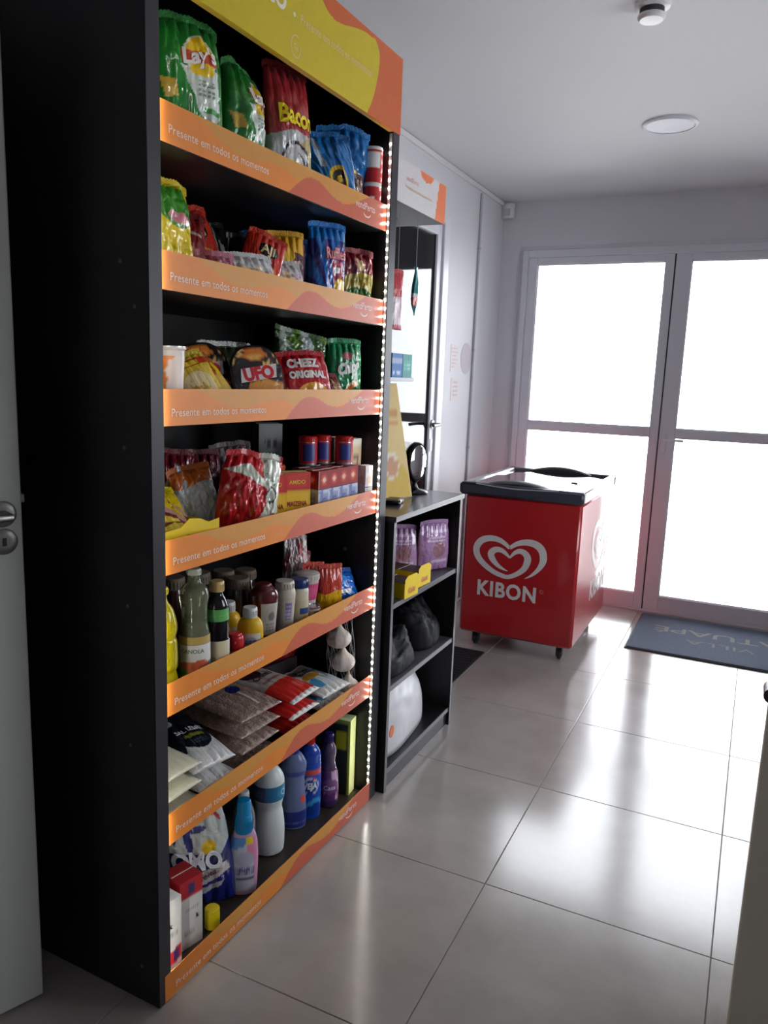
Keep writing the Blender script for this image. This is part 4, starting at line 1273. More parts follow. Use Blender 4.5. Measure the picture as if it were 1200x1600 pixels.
def ufo_tray(label, u, v, rz, rx, ry):
    """oval black noodle tray: bowl, film lid with print"""
    N_ = 44
    def ring(sx, sy, y):
        return [(sx * (1 if abs(math.cos(a)) < 2 else 1) * math.copysign(abs(math.cos(a)) ** .8, math.cos(a)), y, .085 + sy * math.copysign(abs(math.sin(a)) ** .8, math.sin(a))) for a in np.linspace(0, 2 * PI, N_, endpoint=False)]
    R = [ring(.050, .058, .045), ring(.056, .066, .040), ring(.068, .080, .004), ring(.074, .085, .002), ring(.074, .085, -.002), ring(.070, .081, -.004)]
    vs = [p for r in R for p in r]
    fs = [(j * N_ + i, j * N_ + (i + 1) % N_, (j + 1) * N_ + (i + 1) % N_, (j + 1) * N_ + i) for j in range(len(R) - 1) for i in range(N_)]
    fs += [tuple(range(N_)), tuple((len(R) - 1) * N_ + i for i in range(N_))[::-1]]
    root = mesh_obj('noodle_tray', vs, fs, mat('black_food_tray', (30, 24, 26), .3), None, True, label=label, cat='noodle tray', group='black noodle trays on the third shelf')
    # lid film: polar grid with print
    pf = paint((24, 20, 24), ('e', 0, .86, .5, .10, (214, 120, 40)), ('e', .0, .84, .35, .06, (226, 170, 80)), ('r', -1, 0, 1, .40, (140, 24, 30)), ('e', .15, .20, .95, .25, (226, 150, 60)), ('n', 5, 7, .55, (240, 190, 110), 6), ('e', -.95, .35, .5, .22, (24, 20, 24)))
    nr = 10
    vv, cc = [(0, -.0075, .085)], []
    for r in range(1, nr + 1):
        for a in np.linspace(0, 2 * PI, N_, endpoint=False):
            k = r / nr
            vv.append((.069 * k * math.copysign(abs(math.cos(a)) ** .8, math.cos(a)), -.0045 - .003 * (1 - k * k), .085 + .080 * k * math.copysign(abs(math.sin(a)) ** .8, math.sin(a))))
    ff = [(0, 1 + (i + 1) % N_, 1 + i) for i in range(N_)]
    for r in range(nr - 1):
        for i in range(N_):
            a, b = 1 + r * N_ + i, 1 + r * N_ + (i + 1) % N_
            ff.append((a, b, b + N_, a + N_))
    A = np.array(vv)
    lid = mesh_obj('lid_film', vv, ff, FILM, root, 'all', cols=pf(A[:, 0] / .07, (A[:, 2] - .005) / .16))
    def mq(x, y, lift):
        x = np.asarray(x, float); y = np.asarray(y, float)
        return np.stack([x, np.full_like(x, -.0092 - lift), y], -1)
    MB().prism([(-.052, .072), (.050, .080), (.056, .116), (-.046, .108)], -.0088, -.0080, 'y').build('logo_plate', mat('print_214_206_206', (214, 206, 206)), lid)
    lettering('UFO', mq, .002, .094, .086, (196, 30, 40), lid, bold=.05, rot=.06, sy=1.05, lift=.0003)
    put(root, u, v, s3, rz, rx, ry)
ufo_tray('black oval noodle tray behind the front one, its print in shadow', .395, .185, -30, -16, -8)
ufo_tray('black oval noodle tray with a red outlined word, in front on the third shelf', .495, .095, -30, -16, -6)
GRB = paint((60, 92, 52), ('e', -.55, .6, .35, .5, (176, 190, 176)), ('e', .1, .5, .30, .6, (170, 180, 176)), ('n', 4, 5, .3, (90, 128, 50), 4), ('n', 4, 5, .72, (206, 214, 206), 8))
o = bag('leafy_bag', .185, .090, .06, GRB, 'green and clear crinkled bag lying on top of the goods on the third shelf', seed=80, crump=1.9)
put(o, .735, .150, s3 + .102, -30, -10, 12)
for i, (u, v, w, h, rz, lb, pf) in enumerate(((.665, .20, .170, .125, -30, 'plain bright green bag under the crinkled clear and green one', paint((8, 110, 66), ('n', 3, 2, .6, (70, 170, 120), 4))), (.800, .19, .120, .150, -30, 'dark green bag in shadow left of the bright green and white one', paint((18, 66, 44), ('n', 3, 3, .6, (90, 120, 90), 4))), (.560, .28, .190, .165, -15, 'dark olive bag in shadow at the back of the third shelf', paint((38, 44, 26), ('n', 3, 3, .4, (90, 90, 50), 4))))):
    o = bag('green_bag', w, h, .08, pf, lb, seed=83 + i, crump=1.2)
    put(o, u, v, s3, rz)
CHZ = paint((184, 20, 34), ('e', .25, .16, .62, .26, (228, 160, 50)), ('n', 6, 7, .75, (240, 190, 90), 3), ('r', -1, 0, 1, .04, (220, 180, 80)))
o = bag('crisp_bag', .175, .150, .050, CHZ, 'red snack bag with two rows of white outlined letters on the third shelf', texts=(('CHEEZ', .02, .80, 1.15, (232, 226, 222), dict(bold=.06, sy=1.1)), ('ORIGINAL', .12, .57, 1.35, (232, 226, 222), dict(bold=.06, sy=1.1))), seed=87, crump=.7, pinch=.04)
put(o, .670, .075, s3, -34, -20, -4)
o = bag('small_packet', .090, .095, .030, paint((120, 34, 36), ('n', 3, 3, .5, (180, 150, 100), 5), ('w', .25, .05, 5, 0, (40, 130, 80), False)), 'small dark red and green packet in front of the dark green bag', seed=88, crump=1.5)
put(o, .785, .045, s3, -30, -30, -10)
GCH = paint((14, 132, 78), ('r', -1, .93, 1, 1, (40, 160, 100)), ('e', .05, .80, .28, .06, (190, 110, 110)), ('e', .35, .24, .55, .20, (228, 190, 140)), ('e', .4, .25, .4, .12, (226, 130, 60)), ('ray', -.4, .2, 14, (16, 126, 74)), ('r', -1, .44, 1, .93, (14, 132, 78)), ('e', .05, .80, .28, .06, (190, 110, 110)), ('w', .03, .02, 5, 0, (10, 140, 90), False))
o = bag('crisp_bag', .120, .192, .055, GCH, 'bright green snack bag with white script at the right end of the third shelf', texts=(('Chips', .10, .60, 1.25, (232, 238, 232), dict(bold=.06, sy=1.35, rot=.08)),), seed=89, crump=.7, pinch=.05)
put(o, .885, .085, s3, -36)

# --- shelf 4: biscuits, cartons, tins
YCK = paint((226, 196, 26), ('w', .40, .06, 5, 0, (200, 150, 140), False), ('w', .22, .05, 4, 1, (120, 50, 50), False), ('w', .12, .05, 4, 1, (226, 200, 60), False), ('r', -1, .86, 1, 1, (236, 214, 30)))
BOXY = paint((228, 190, 60))
tray = empty('biscuit_tray', 'low yellow cardboard display tray of biscuit packets at the left of the fourth shelf', 'tray')
MB().box(-.075, .085, -.06, .11, 0, .0025).build('bottom', mat('yellow_card', (232, 200, 26), .5), tray)
MB().prism([(-.075, 0), (.085, 0), (.085, .078), (.055, .072), (.035, .082), (.005, .085), (-.02, .066), (-.075, .060)], -.0625, -.060, 'y').build('front_flap', mat('yellow_card', (232, 200, 26), .5), tray)
MB().box(.0825, .085, -.0595, .11, .003, .065).build('side_wall', mat('yellow_card', (232, 200, 26), .5), tray)
MB().box(-.075, -.0725, -.0595, .11, .003, .060).build('side_wall', mat('yellow_card', (232, 200, 26), .5), tray)
def mqt(x, y, lift):
    x = np.asarray(x); return np.stack([x, np.full_like(x, -.0632), np.asarray(y)], -1)
lettering('Choco', mqt, .028, .040, .075, (176, 110, 30), tray, bold=.01)
put(tray, .150, .100, s4, -14)
for i, (u, v, z, rz, rx, ry, w) in enumerate(((.125, .070, .004, -12, -62, 6, .10), (.110, .085, .026, -20, -70, -8, .10), (.150, .085, .046, -10, -66, 10, .105), (.120, .11, .066, -25, -62, 0, .11), (.185, .125, .050, -16, -55, 6, .10), (.150, .145, .085, -12, -50, -8, .11))):
    o = bag('biscuit_packet', w, .120, .026, YCK, ('yellow biscuit packet lowest at the front of the tray', 'yellow biscuit packet second from the bottom, against the side panel', 'yellow biscuit packet in the middle of the tray heap', 'yellow biscuit packet high on the left of the tray heap', 'yellow biscuit packet at the right of the tray, behind the flap', 'yellow biscuit packet topmost at the back of the tray heap')[i], seed=90 + i, crump=1.4, group='yellow biscuit packets in the tray')
    put(o, u, v, s4 + z, rz, rx, ry)
RW_ = paint((196, 30, 36), ('p', [(-1, .80), (-.2, .88), (.3, .72), (1.0, .30), (1, .05), (.55, .0), (.9, .5), (-.1, .68)], (206, 214, 196)), ('p', [(.2, 1), (.9, 1), (1, .1), (.62, .15)], (208, 214, 198)), ('e', .62, .50, .20, .12, (60, 70, 60)), ('e', .62, .50, .14, .085, (196, 202, 190)), ('p', [(.1, .0), (.5, 0), (.9, .35), (.5, .38)], (200, 206, 190)), ('e', .75, .20, .14, .06, (150, 70, 70)))
o = bag('sweets_bag', .175, .190, .085, RW_, 'crumpled red and white sweets bag with an oval emblem on the fourth shelf', texts=(('CHITA', .60, .70, .5, (90, 110, 90), dict(bold=.02, rot=-.3)),), seed=97, crump=1.7, skew=.01)
put(o, .400, .085, s4, -36, -8, 8)
for i, (u, v, w, h, rz, rx, ry, pf, lb) in enumerate((
        (.365, .19, .130, .150, -26, -10, -12, paint((196, 204, 208), ('w', .74, .04, 3, 0, (214, 110, 40), True), ('n', 3, 3, .7, (170, 180, 190), 4)), 'white bag with an orange top left of the red and white sweets bag'),
        (.190, .27, .130, .165, -25, -12, 12, paint((90, 110, 70), ('e', .1, .6, .5, .3, (200, 90, 40)), ('w', .12, .04, 4, 0, (196, 190, 60), False)), 'olive and orange bag at the back left of the fourth shelf'),
        (.235, .19, .130, .060, -24, -30, -30, paint((170, 170, 40), ('n', 3, 3, .5, (120, 140, 40), 6)), 'yellow-green narrow bag lying slanted above the biscuit packets'),
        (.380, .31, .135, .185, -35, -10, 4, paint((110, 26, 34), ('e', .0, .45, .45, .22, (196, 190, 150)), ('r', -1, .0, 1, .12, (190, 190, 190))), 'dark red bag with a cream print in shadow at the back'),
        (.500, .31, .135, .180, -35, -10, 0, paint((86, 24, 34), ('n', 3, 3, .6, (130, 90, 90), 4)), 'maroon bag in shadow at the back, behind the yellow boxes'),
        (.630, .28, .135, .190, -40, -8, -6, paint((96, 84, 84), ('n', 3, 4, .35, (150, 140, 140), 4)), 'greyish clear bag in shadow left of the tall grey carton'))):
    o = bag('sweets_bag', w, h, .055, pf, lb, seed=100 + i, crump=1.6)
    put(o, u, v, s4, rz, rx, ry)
MZ = paint((226, 176, 22), ('r', -1, .66, 1, 1, (196, 32, 32)), ('r', -.8, .05, .8, .60, (232, 190, 30)), ('r', -.75, .70, .75, .95, (206, 50, 40)))
MZL = paint((222, 170, 24), ('r', -1, .66, 1, 1, (190, 30, 30)), ('r', -.55, .1, .55, .62, (236, 200, 40)), ('r', -.35, .15, .35, .56, (216, 150, 20)))
for i, (u, v, lb) in enumerate(((.520, .095, 'yellow and red starch carton right of the sweets bag on the fourth shelf'), (.612, .080, 'second yellow and red starch carton, further right, beside the blue boxes'))):
    o = carton('starch_carton', .082, .052, .142, {'all': MZL, 'front': MZ, 'top': paint((226, 180, 40))}, lb, 'box', (('front', 'MAIZENA', .0, .40, 1.5, (150, 40, 20), dict(bold=.03, sy=1.3)), ('front', 'AMIDO', .0, .82, 1.2, (236, 200, 60), dict(bold=.02)), ('left', 'AMIDO', 0, .82, 1.1, (236, 200, 60), dict(bold=.02))), group='yellow starch cartons')
    put(o, u, v, s4, -30)
for i, (u, v) in enumerate(((.572, .16), (.632, .155))):
    o = bottle('yeast_tin', [(.028, 0), (.029, .003), (.029, .135), (.028, .137)], mat('gold_tin', (190, 150, 40), .3, metal=.5), ('red-lidded tin just behind the first yellow starch carton', 'red-lidded tin just behind the second yellow starch carton')[i], 'tin', cap=(.030, .135, .147, mat('red_lid', REDT, .3)), labels=((.01, .13, -PI * .95, PI * .95, paint((216, 170, 40), ('n', 4, 4, .5, (190, 40, 40), 3))),), group='red-lidded tins behind the cartons')
    put(o, u, v, s4, -30)
BLB = paint((196, 202, 218), ('r', -.8, .15, .8, .85, (150, 160, 200)), ('n', 3, 4, .5, (120, 130, 180), 4), ('txt', -.7, .3, .6, .75, 4, (100, 110, 170), 3))
SMB = paint((150, 26, 30), ('e', 0, .5, .55, .34, (206, 66, 44)), ('e', 0, .5, .3, .18, (230, 190, 170)), ('r', -1, 0, -.9, 1, (200, 190, 180)))
for i in range(4):
    o = carton('blue_carton', .050, .050, .085, {'all': BLB}, ('first blue and white carton of the front row, beside the starch cartons', 'second blue and white carton of the front row on the fourth shelf', 'third blue and white carton of the front row on the fourth shelf', 'last blue and white carton of the front row, nearest the LED strip')[i], 'box', res=14, group='blue and white cartons')
    put(o, .712 + i * .056, .062, s4, -8)
for i in range(4):
    o = carton('red_carton', .050, .050, .052, {'all': SMB}, ('first small red carton standing on the blue and white ones', 'second small red carton on the blue and white row', 'third small red carton on the blue and white row', 'last small red carton of the row, beside the white one')[i], 'box', res=14, group='small red cartons stacked in a row')
    put(o, .712 + i * .056, .062, s4 + .0868, -8)
for i in range(4):
    o = carton('support_carton', .050, .050, .140, {'all': paint((110, 30, 34), ('r', -.8, .1, .8, .9, (130, 60, 60)))}, ('dark red carton behind the first small red one', 'dark red carton behind the second small red one', 'dark red carton behind the third small red one', 'dark red carton behind the last small red one')[i], 'box', res=8, group='dark red cartons of the second row')
    put(o, .728 + i * .056, .118, s4, -8)
TIN = paint((176, 34, 44), ('r', -.25, .1, .25, .92, (34, 48, 128)), ('r', -1, .1, -.45, .92, (150, 150, 160)), ('r', .6, .1, .72, .92, (200, 60, 70)))
for i, (u, v, lb) in enumerate(((.765, .130, 'red-lidded tin standing alone, left of the other two on the stacked cartons'), (.838, .125, 'red-lidded tin in the middle, on the dark red cartons'), (.874, .070, 'red-lidded tin at the front right on the small red cartons'))):
    zz = s4 + (.1418 if v > .1 else .1405)
    o = bottle('powder_tin', [(.0255, 0), (.0265, .003), (.0265, .070), (.0255, .073)], mat('steel_tin', (176, 176, 182), .25, metal=.8), lb, 'tin', cap=(.0280, .068, .084, mat('red_lid', REDT, .3)), labels=((.006, .066, -PI * .95, PI * .95, TIN),), group='red-lidded tins on top of the cartons')
    put(o, u, v, zz, -50)
BEI = paint((186, 164, 132), ('txt', -.5, .1, .6, .8, 6, (110, 84, 70), 3), ('e', .3, .6, .25, .08, (110, 80, 64)), ('r', -1, .92, 1, 1, (206, 200, 190)))
for i, (u, v) in enumerate(((.950, .150), (.955, .092))):
    o = carton('milk_carton', .050, .046, .215, {'all': BEI, 'top': paint((216, 214, 208))}, ('tall beige carton, the rear one by the far side panel', 'tall beige carton, the front one by the LED strip')[i], 'box', res=16, group='tall beige cartons')
    put(o, u, v, s4, -10)
for i in range(2):
    o = carton('white_carton', .036, .034, .066, {'all': paint((206, 202, 202), ('r', -.6, .1, .6, .5, (216, 170, 140)), ('n', 3, 3, .5, (180, 176, 190), 4))}, ('small white and peach carton, lower of two by the LED strip', 'small white and peach carton, upper of two by the LED strip')[i], 'box', res=12, group='small white cartons by the LED strip')
    put(o, .958, .040, s4 + i * .068, -10)
o = carton('tall_grey_carton', .075, .060, .255, {'all': paint((120, 124, 126), ('r', -.8, .1, .7, .85, (70, 74, 78))), 'left': paint((60, 64, 68)), 'front': paint((150, 154, 156), ('txt', -.5, .15, .5, .85, 9, (60, 60, 64), 6))}, 'tall grey carton with dark print at the back of the fourth shelf', 'box', (('front', 'LEITE', .0, .55, .9, (60, 60, 64), dict(vert=True, bold=.02)),))
put(o, .800, .30, s4, -35)

# --- shelf 5: bottles and jars
OILM = mat('golden_oil_bottle', (226, 206, 20), .08, trans=.55, ior=1.35, var=.05)
CLR = mat('clear_greenish_bottle', (196, 204, 168), .06, trans=.82, ior=1.33, var=.02)
SOYM = mat('dark_soy_glass', (16, 12, 14), .1)
MUSM = mat('mustard_plastic', (216, 170, 22), .35)
KETM = mat('dark_ketchup_glass', (84, 22, 26), .12, coat=.6)
KETD = mat('dark_brown_glass', (48, 20, 22), .14, coat=.5)
MAYM = mat('cream_mayonnaise', (206, 198, 178), .3)
WCAP = mat('white_cap', (206, 208, 206), .4)
GCAP = mat('tan_cap', (196, 168, 110), .4)
wav = [(.0, .0), (.030, .002), (.034, .010), (.032, .03), (.035, .045), (.031, .065), (.035, .08), (.034, .13), (.031, .142), (.035, .16), (.033, .18), (.026, .205), (.014, .225), (.013, .245)]
o = bottle('oil_bottle', [(r or .001, z) for r, z in wav], OILM, 'golden cooking oil bottle at the far left of the bottle shelf', cap=(.016, .240, .256, mat('yellow_cap', (216, 190, 30), .4)))
put(o, .072, .062, s5, 0)
OL = paint((206, 206, 200), ('e', -.15, .30, .65, .22, (206, 116, 74)), ('e', .25, .36, .45, .18, (190, 90, 60)), ('e', -.65, .16, .35, .13, (90, 160, 50)), ('r', -1, .86, 1, .9, (150, 180, 160)), ('e', .85, .35, .2, .12, (90, 110, 130)))
o = bottle('oil_bottle', [(.001, 0), (.032, .001), (.036, .006), (.036, .10), (.034, .125), (.030, .150), (.031, .185), (.034, .205), (.030, .225), (.016, .240), (.014, .262)], CLR, 'clear oil bottle with a white, orange and green fruit label on the bottle shelf', cap=(.017, .258, .272, mat('clear_cap', (186, 190, 176), .3)),
           labels=((.018, .098, -1.5, 1.5, OL, (('CANOLA', -.1, .82, 1.0, (90, 130, 110), dict(bold=.02)),)), (.099, .117, -1.5, 1.5, paint((176, 150, 80)))))
put(o, .185, .066, s5, -48)
MB().lathe([(.001, .003), (.031, .004), (.033, .008), (.033, .11), (.031, .125), (.028, .15), (.001, .151)], 24).build('oil_inside', mat('pale_oil', (130, 118, 60), .2, trans=.3), o, True)
SL = paint((196, 196, 186), ('e', .15, .62, .55, .42, (206, 196, 160)), ('p', [(-1, 1), (-1, .55), (-.45, .60), (-.35, 1)], (20, 16, 18)), ('r', -1, 0, 1, .07, (60, 130, 80)))
o = bottle('soy_sauce_bottle', [(.001, 0), (.026, .001), (.029, .006), (.029, .105), (.028, .135), (.0265, .160), (.0265, .172), (.020, .188), (.0145, .198), (.014, .215)], SOYM, 'dark soy sauce bottle with a tan cap and green neck band', cap=(.0175, .205, .230, GCAP, .017),
           labels=((.010, .088, -1.6, 1.6, SL, (('KISABOR', .0, .16, .9, (90, 90, 96), dict(bold=.01)),)), (.136, .165, -PI, PI, paint((84, 160, 84), ('r', -1, .45, 1, .52, (110, 180, 110))))))
put(o, .250, .052, s5, -50)
MSL = paint((200, 198, 190), ('e', 0, .55, .55, .26, (150, 160, 176)), ('txt', -.5, .4, .5, .7, 2, (70, 84, 110), 1))
for i, (u, v) in enumerate(((.382, .052), (.390, .128), (.330, .118))):
    o = bottle('mustard_bottle', [(.001, 0), (.030, .001), (.033, .006), (.034, .04), (.033, .080), (.028, .098), (.018, .108), (.015, .112)], MUSM, ('yellow mustard bottle with a white cap, in front on the bottle shelf', 'yellow mustard bottle behind the front one, right of the other rear one', 'yellow mustard bottle at the rear left, behind the red jar')[i], cap=(.0185, .108, .134, WCAP, .018), sq=(1, .72), labels=((.022, .070, -.75, .85, MSL),), group='yellow mustard bottles')
    put(o, u, v, s5, -52)
o = bottle('sauce_jar', [(.001, 0), (.020, .001), (.022, .006), (.022, .070), (.018, .078)], mat('red_jar', (190, 24, 34), .3), 'small red jar with a white stripe between soy sauce and mustard', 'jar', cap=(.019, .074, .084, mat('red_lid', REDT, .3)), labels=((.006, .068, -1.7, 1.7, paint((186, 22, 34), ('r', -1, .55, 1, .60, WHITE), ('n', 3, 3, .7, (230, 180, 180), 3))),))
put(o, .316, .050, s5, -50)
KTL = paint((186, 182, 172), ('e', 0, .5, .7, .44, (176, 172, 164)), ('e', .1, .58, .4, .14, (120, 110, 112)), ('txt', -.5, .1, .5, .4, 3, (110, 100, 100), 1))
o = bottle('ketchup_bottle', [(.001, 0), (.030, .001), (.034, .006), (.034, .05), (.038, .10), (.040, .130), (.036, .148), (.022, .160)], KETM, 'large dark red ketchup bottle with a pale shield label in the front row', sq=(1, .75), cap=(.022, .156, .168, mat('dark_red_cap', (96, 26, 30), .4)), labels=((.030, .118, -.2, 1.25, KTL),))
put(o, .485, .085, s5, -50)
for i, (u, v, h) in enumerate(((.330, .26, .19), (.420, .25, .185), (.505, .235, .175), (.580, .215, .165), (.480, .165, .170))):
    k = h / .19
    o = bottle('sauce_bottle', [(.001, 0), (.030, .001 * k), (.033, .006 * k), (.033, .11 * k), (.030, .14 * k), (.026, .16 * k), (.025, .165 * k)], KETD, ('dark sauce bottle with a pale lid, leftmost of the back row', 'dark sauce bottle with a pale lid, second from left in the back row', 'dark sauce bottle with a pale lid, third from left in the back row', 'dark sauce bottle with a pale lid, rightmost of the back row', 'dark sauce bottle just behind the large ketchup bottle')[i], cap=(.031, .160 * k, h, mat('brownish_lid', (118, 104, 92), .3), .030), group='dark sauce bottles with pale lids')
    put(o, u, v, s5, -40)
ML = paint((196, 190, 170), ('r', -.35, .25, .5, .85, (130, 120, 170)), ('txt', -.3, .3, .45, .8, 4, (210, 206, 220), 2))
o = bottle('mayonnaise_bottle', [(.001, 0), (.022, .001), (.025, .006), (.026, .05), (.030, .11), (.030, .125), (.026, .14)], MAYM, 'cream sauce bottle with a violet label, right of the large ketchup bottle', sq=(1, .7), cap=(.027, .136, .158, mat('cream_cap', (190, 184, 168), .35), .026), labels=((.026, .112, -.5, 1.1, ML),))
put(o, .572, .075, s5, -52)
ML2 = paint((200, 190, 160), ('r', .0, .45, .95, .68, (44, 70, 130)), ('r', .2, .0, .95, .40, (222, 176, 50)))
o = bottle('mayonnaise_bottle', [(.001, 0), (.025, .001), (.028, .006), (.028, .10), (.027, .115), (.022, .128)], MAYM, 'cream mayonnaise bottle with a navy blue cap', sq=(1, .78), cap=(.027, .122, .146, mat('navy_cap', (24, 50, 110), .35), .026), labels=((.012, .088, -1.2, 1.3, ML2),))
put(o, .640, .072, s5, -52)
for i, (u, v, z) in enumerate(((.690, .062, 0), (.715, .10, 0))):
    o = bottle('food_tin', [(.026, 0), (.027, .002), (.027, .052), (.026, .054)], mat('steel_tin', (176, 176, 182), .25, metal=.8), ('small tin with an orange and cream label at the front strip', 'small tin with a navy label carrying the plastic tub')[i], 'tin', labels=((.003, .051, -PI, PI, paint((190, 176, 150), ('r', -.5, .2, -.1, .8, (206, 150, 70)), ('r', .05, .35, .35, .9, (40, 60, 120)), ('r', .05, .1, .35, .2, (60, 70, 120)))),))
    put(o, u, v, s5 + z, -50)
o = bottle('plastic_tub', [(.001, 0), (.026, .001), (.028, .004), (.036, .068), (.037, .072)], mat('milky_tub', (190, 182, 180), .35), 'milky plastic tub with a pink label standing on a tin', 'tub', cap=(.039, .070, .088, mat('milky_lid', (196, 190, 182), .3), .038), labels=((.010, .060, -1.9, 1.9, paint((196, 70, 116), ('e', 0, .5, .4, .35, (206, 90, 136)))),))
put(o, .722, .098, s5 + .0555, -50)
o = bag('foil_packet', .085, .130, .055, paint((220, 206, 206), ('n', 5, 5, .35, (196, 90, 100), 3), ('n', 5, 5, .75, (236, 236, 200), 6)), 'shiny silver and pink twisted foil packet standing behind the tub', seed=121, crump=2.4)
put(o, .790, .185, s5 + .095, -40)
MB_ = carton('plain_carton', .10, .07, .094, {'all': paint((70, 40, 44), ('r', -.8, .2, .8, .7, (90, 60, 50)))}, 'plain dark carton under the foil packet at the back', 'box', res=8)
put(MB_, .790, .190, s5, -30)
for i, (u, v, rz, lb) in enumerate(((.800, .125, -30, 'orange-red sauce sachet standing behind the other one'), (.815, .072, -40, 'orange-red and yellow sauce sachet right of the tub on the bottle shelf'))):
    o = bag('sauce_sachet', .085, .145, .030, paint((196, 56, 40), ('n', 3, 3, .55, (226, 130, 90), 3), ('w', .48, .04, 3, 0, (228, 180, 30), False), ('w', .20, .04, 3, 0, (216, 160, 30), False)), lb, seed=123 + i, crump=1.5, group='orange-red sauce sachets')
    put(o, u, v, s5, rz)
o = bag('small_packet', .07, .165, .03, paint((110, 24, 34), ('e', 0, .8, .5, .12, (30, 30, 34))), 'dark red packet tip with a black oval behind the sachets', seed=127, crump=1.2)
put(o, .830, .185, s5, -30)
BP = paint((14, 86, 180), ('n', 3, 3, .5, (26, 120, 210), 5), ('p', [(-1, .9), (-.3, .9), (.1, .55), (-.7, .45)], (170, 190, 90)), ('r', -.5, .28, .6, .40, (226, 226, 230)), ('r', -1, 0, 1, .12, (200, 206, 216)))
o = bag('pasta_packet', .170, .105, .055, BP, 'bright blue packet with a yellow-green corner lying at the right end of the bottle shelf', seed=128, crump=1.3)
put(o, .895, .085, s5, -32, -30, -3)

# --- shelf 6: sacks of rice, beans, sugar, flour
def sack(name, w, d, h, pf, label, seed, m=None, texts=(), group=None, crump=1.0, cat='bag', pleat=.9):
    """lying bag: modelled upright, then laid on its back so its print looks up"""
    o = bag(name, w, d, h, pf, label, cat, texts, seed=seed, crump=crump, material=m, pinch=.05, shoulder=.04, group=group, jag=True, pleat=pleat)
    return o
RICEM = printmat('rice_film', .3, .35, 120, coat=.4)
BEANM = printmat('bean_film', .22, .9, 150, coat=.7)
SUGM = printmat('white_paper_sack', .4, .25, 30)
RC = paint((208, 204, 178), ('n', 3, 3, .6, (216, 212, 190), 3))
for i in range(3):
    o = sack('rice_bag', .155, .25, .042, RC, ('cream rice bag at the bottom of the left stack', 'cream rice bag in the middle of the left stack', 'cream rice bag on top of the left stack, under the salt')[i], 131 + i, RICEM, group='cream rice bags stacked at the left', pleat=.15)
    put(o, .105, .035 + .003 * i, s6 + .047 * i, 4 - 3 * i, -86)
SALT = paint((206, 206, 204), ('n', 3, 3, .75, (190, 190, 190), 2), ('e', .10, .46, .80, .26, (18, 22, 34)), ('r', -1, .46, .90, 1, (18, 22, 34)), ('p', [(-1, .5), (-.3, .5), (-.6, .22), (-1, .20)], (18, 22, 34)), ('e', -.35, .66, .22, .06, (170, 172, 176)), ('r', -.30, .37, .60, .41, (120, 124, 40)), ('txt', -.2, .27, .5, .34, 2, (70, 76, 90), 3))
for i, (u, v, z, rz, lb) in enumerate(((.245, .040, 0, -4, 'white salt bag underneath, showing its rounded end at the strip'), (.235, .045, .062, -10, 'white salt bag with a black oval label on top of the stack'))):
    o = sack('salt_bag', .140, .26, .058, SALT if i else paint((206, 206, 204)), lb, 135 + i, RICEM, (('SAL LEBRE', .10, .46, 1.25, (200, 202, 206), dict(bold=.03)),) if i else (), pleat=.35)
    put(o, u, v, s6 + z, rz, -78 if i else -86)
BN = paint((142, 118, 106), ('n', 18, 30, .25, (166, 142, 130), 3), ('n', 18, 30, .8, (120, 92, 84), 5), ('w', .62, .05, 3, 0, (176, 146, 40), True), ('w', .92, .03, 3, 0, (150, 130, 120), True), ('r', -.7, .70, .1, .80, (120, 96, 40)), ('e', .25, .42, .26, .07, (26, 40, 100)), ('r', .20, .10, .28, .36, (216, 206, 196)))
for i in range(4):
    o = sack('bean_bag', .178, .30, .037, BN if i == 3 else paint((142, 118, 106), ('n', 18, 30, .25, (166, 142, 130), 3), ('n', 18, 30, .8, (120, 92, 84), 5)), ('brown bean bag at the bottom of the bean stack', 'brown bean bag second from the bottom of the bean stack', 'brown bean bag third from the bottom of the bean stack', 'brown bean bag with a small blue oval on top of the bean stack')[i], 141 + i, BEANM, group='brown bean bags in one stack', crump=.7, pleat=.6)
    put(o, .420 + .003 * (i % 2), .040, s6 + .0425 * i, 2 - 2 * i, -86)
SG = paint((206, 204, 200), ('r', -1, .06, 1, .40, (206, 44, 34)), ('r', -1, .40, 1, 1, (180, 168, 160)), ('r', -1, 0, 1, .06, (206, 204, 200)), ('r', -.6, .46, .6, .50, (150, 100, 100)), ('e', .4, .20, .25, .07, (220, 90, 80)), ('e', -.2, .75, .5, .12, (60, 30, 40)))
SGB = paint((206, 204, 200), ('r', -1, .05, 1, .45, (190, 34, 34)))
for i in range(3):
    o = sack('sugar_bag', .150, .26, .040, SG if i == 2 else SGB, ('white and red sugar bag at the bottom of its stack', 'white and red sugar bag in the middle of its stack', 'white and red sugar bag on top, with dark script')[i], 151 + i, SUGM, ((('Cristal', -.1, .60, 1.1, (60, 24, 34), dict(bold=.03, shear=.2)),) if i == 2 else ()), group='white and red sugar bags in one stack', crump=.7)
    put(o, .628 + .004 * i, .034, s6 + .047 * i, -3 + 2 * i, -86)
FL = paint((196, 204, 206), ('n', 5, 3, .35, (70, 150, 190), 4), ('e', -.1, .55, .5, .10, (196, 140, 40)), ('r', -1, .72, 1, 1, (170, 166, 164)), ('r', -1, 0, 1, .18, (206, 206, 202)))
for i in range(2):
    o = sack('flour_bag', .160, .185, .042, FL, ('white and blue flour bag underneath, right of the sugar stack', 'white and blue flour bag on top, with bold dark letters')[i], 155 + i, RICEM, (('FARINHA', -.1, .80, 1.3, (30, 26, 30), dict(bold=.06)), ('BRANCA', .1, .68, 1.1, (30, 26, 30), dict(bold=.05))) if i else (), group='white and blue flour bags', crump=1.2)
    put(o, .810, .032, s6 + .042 * i, -4, -86)
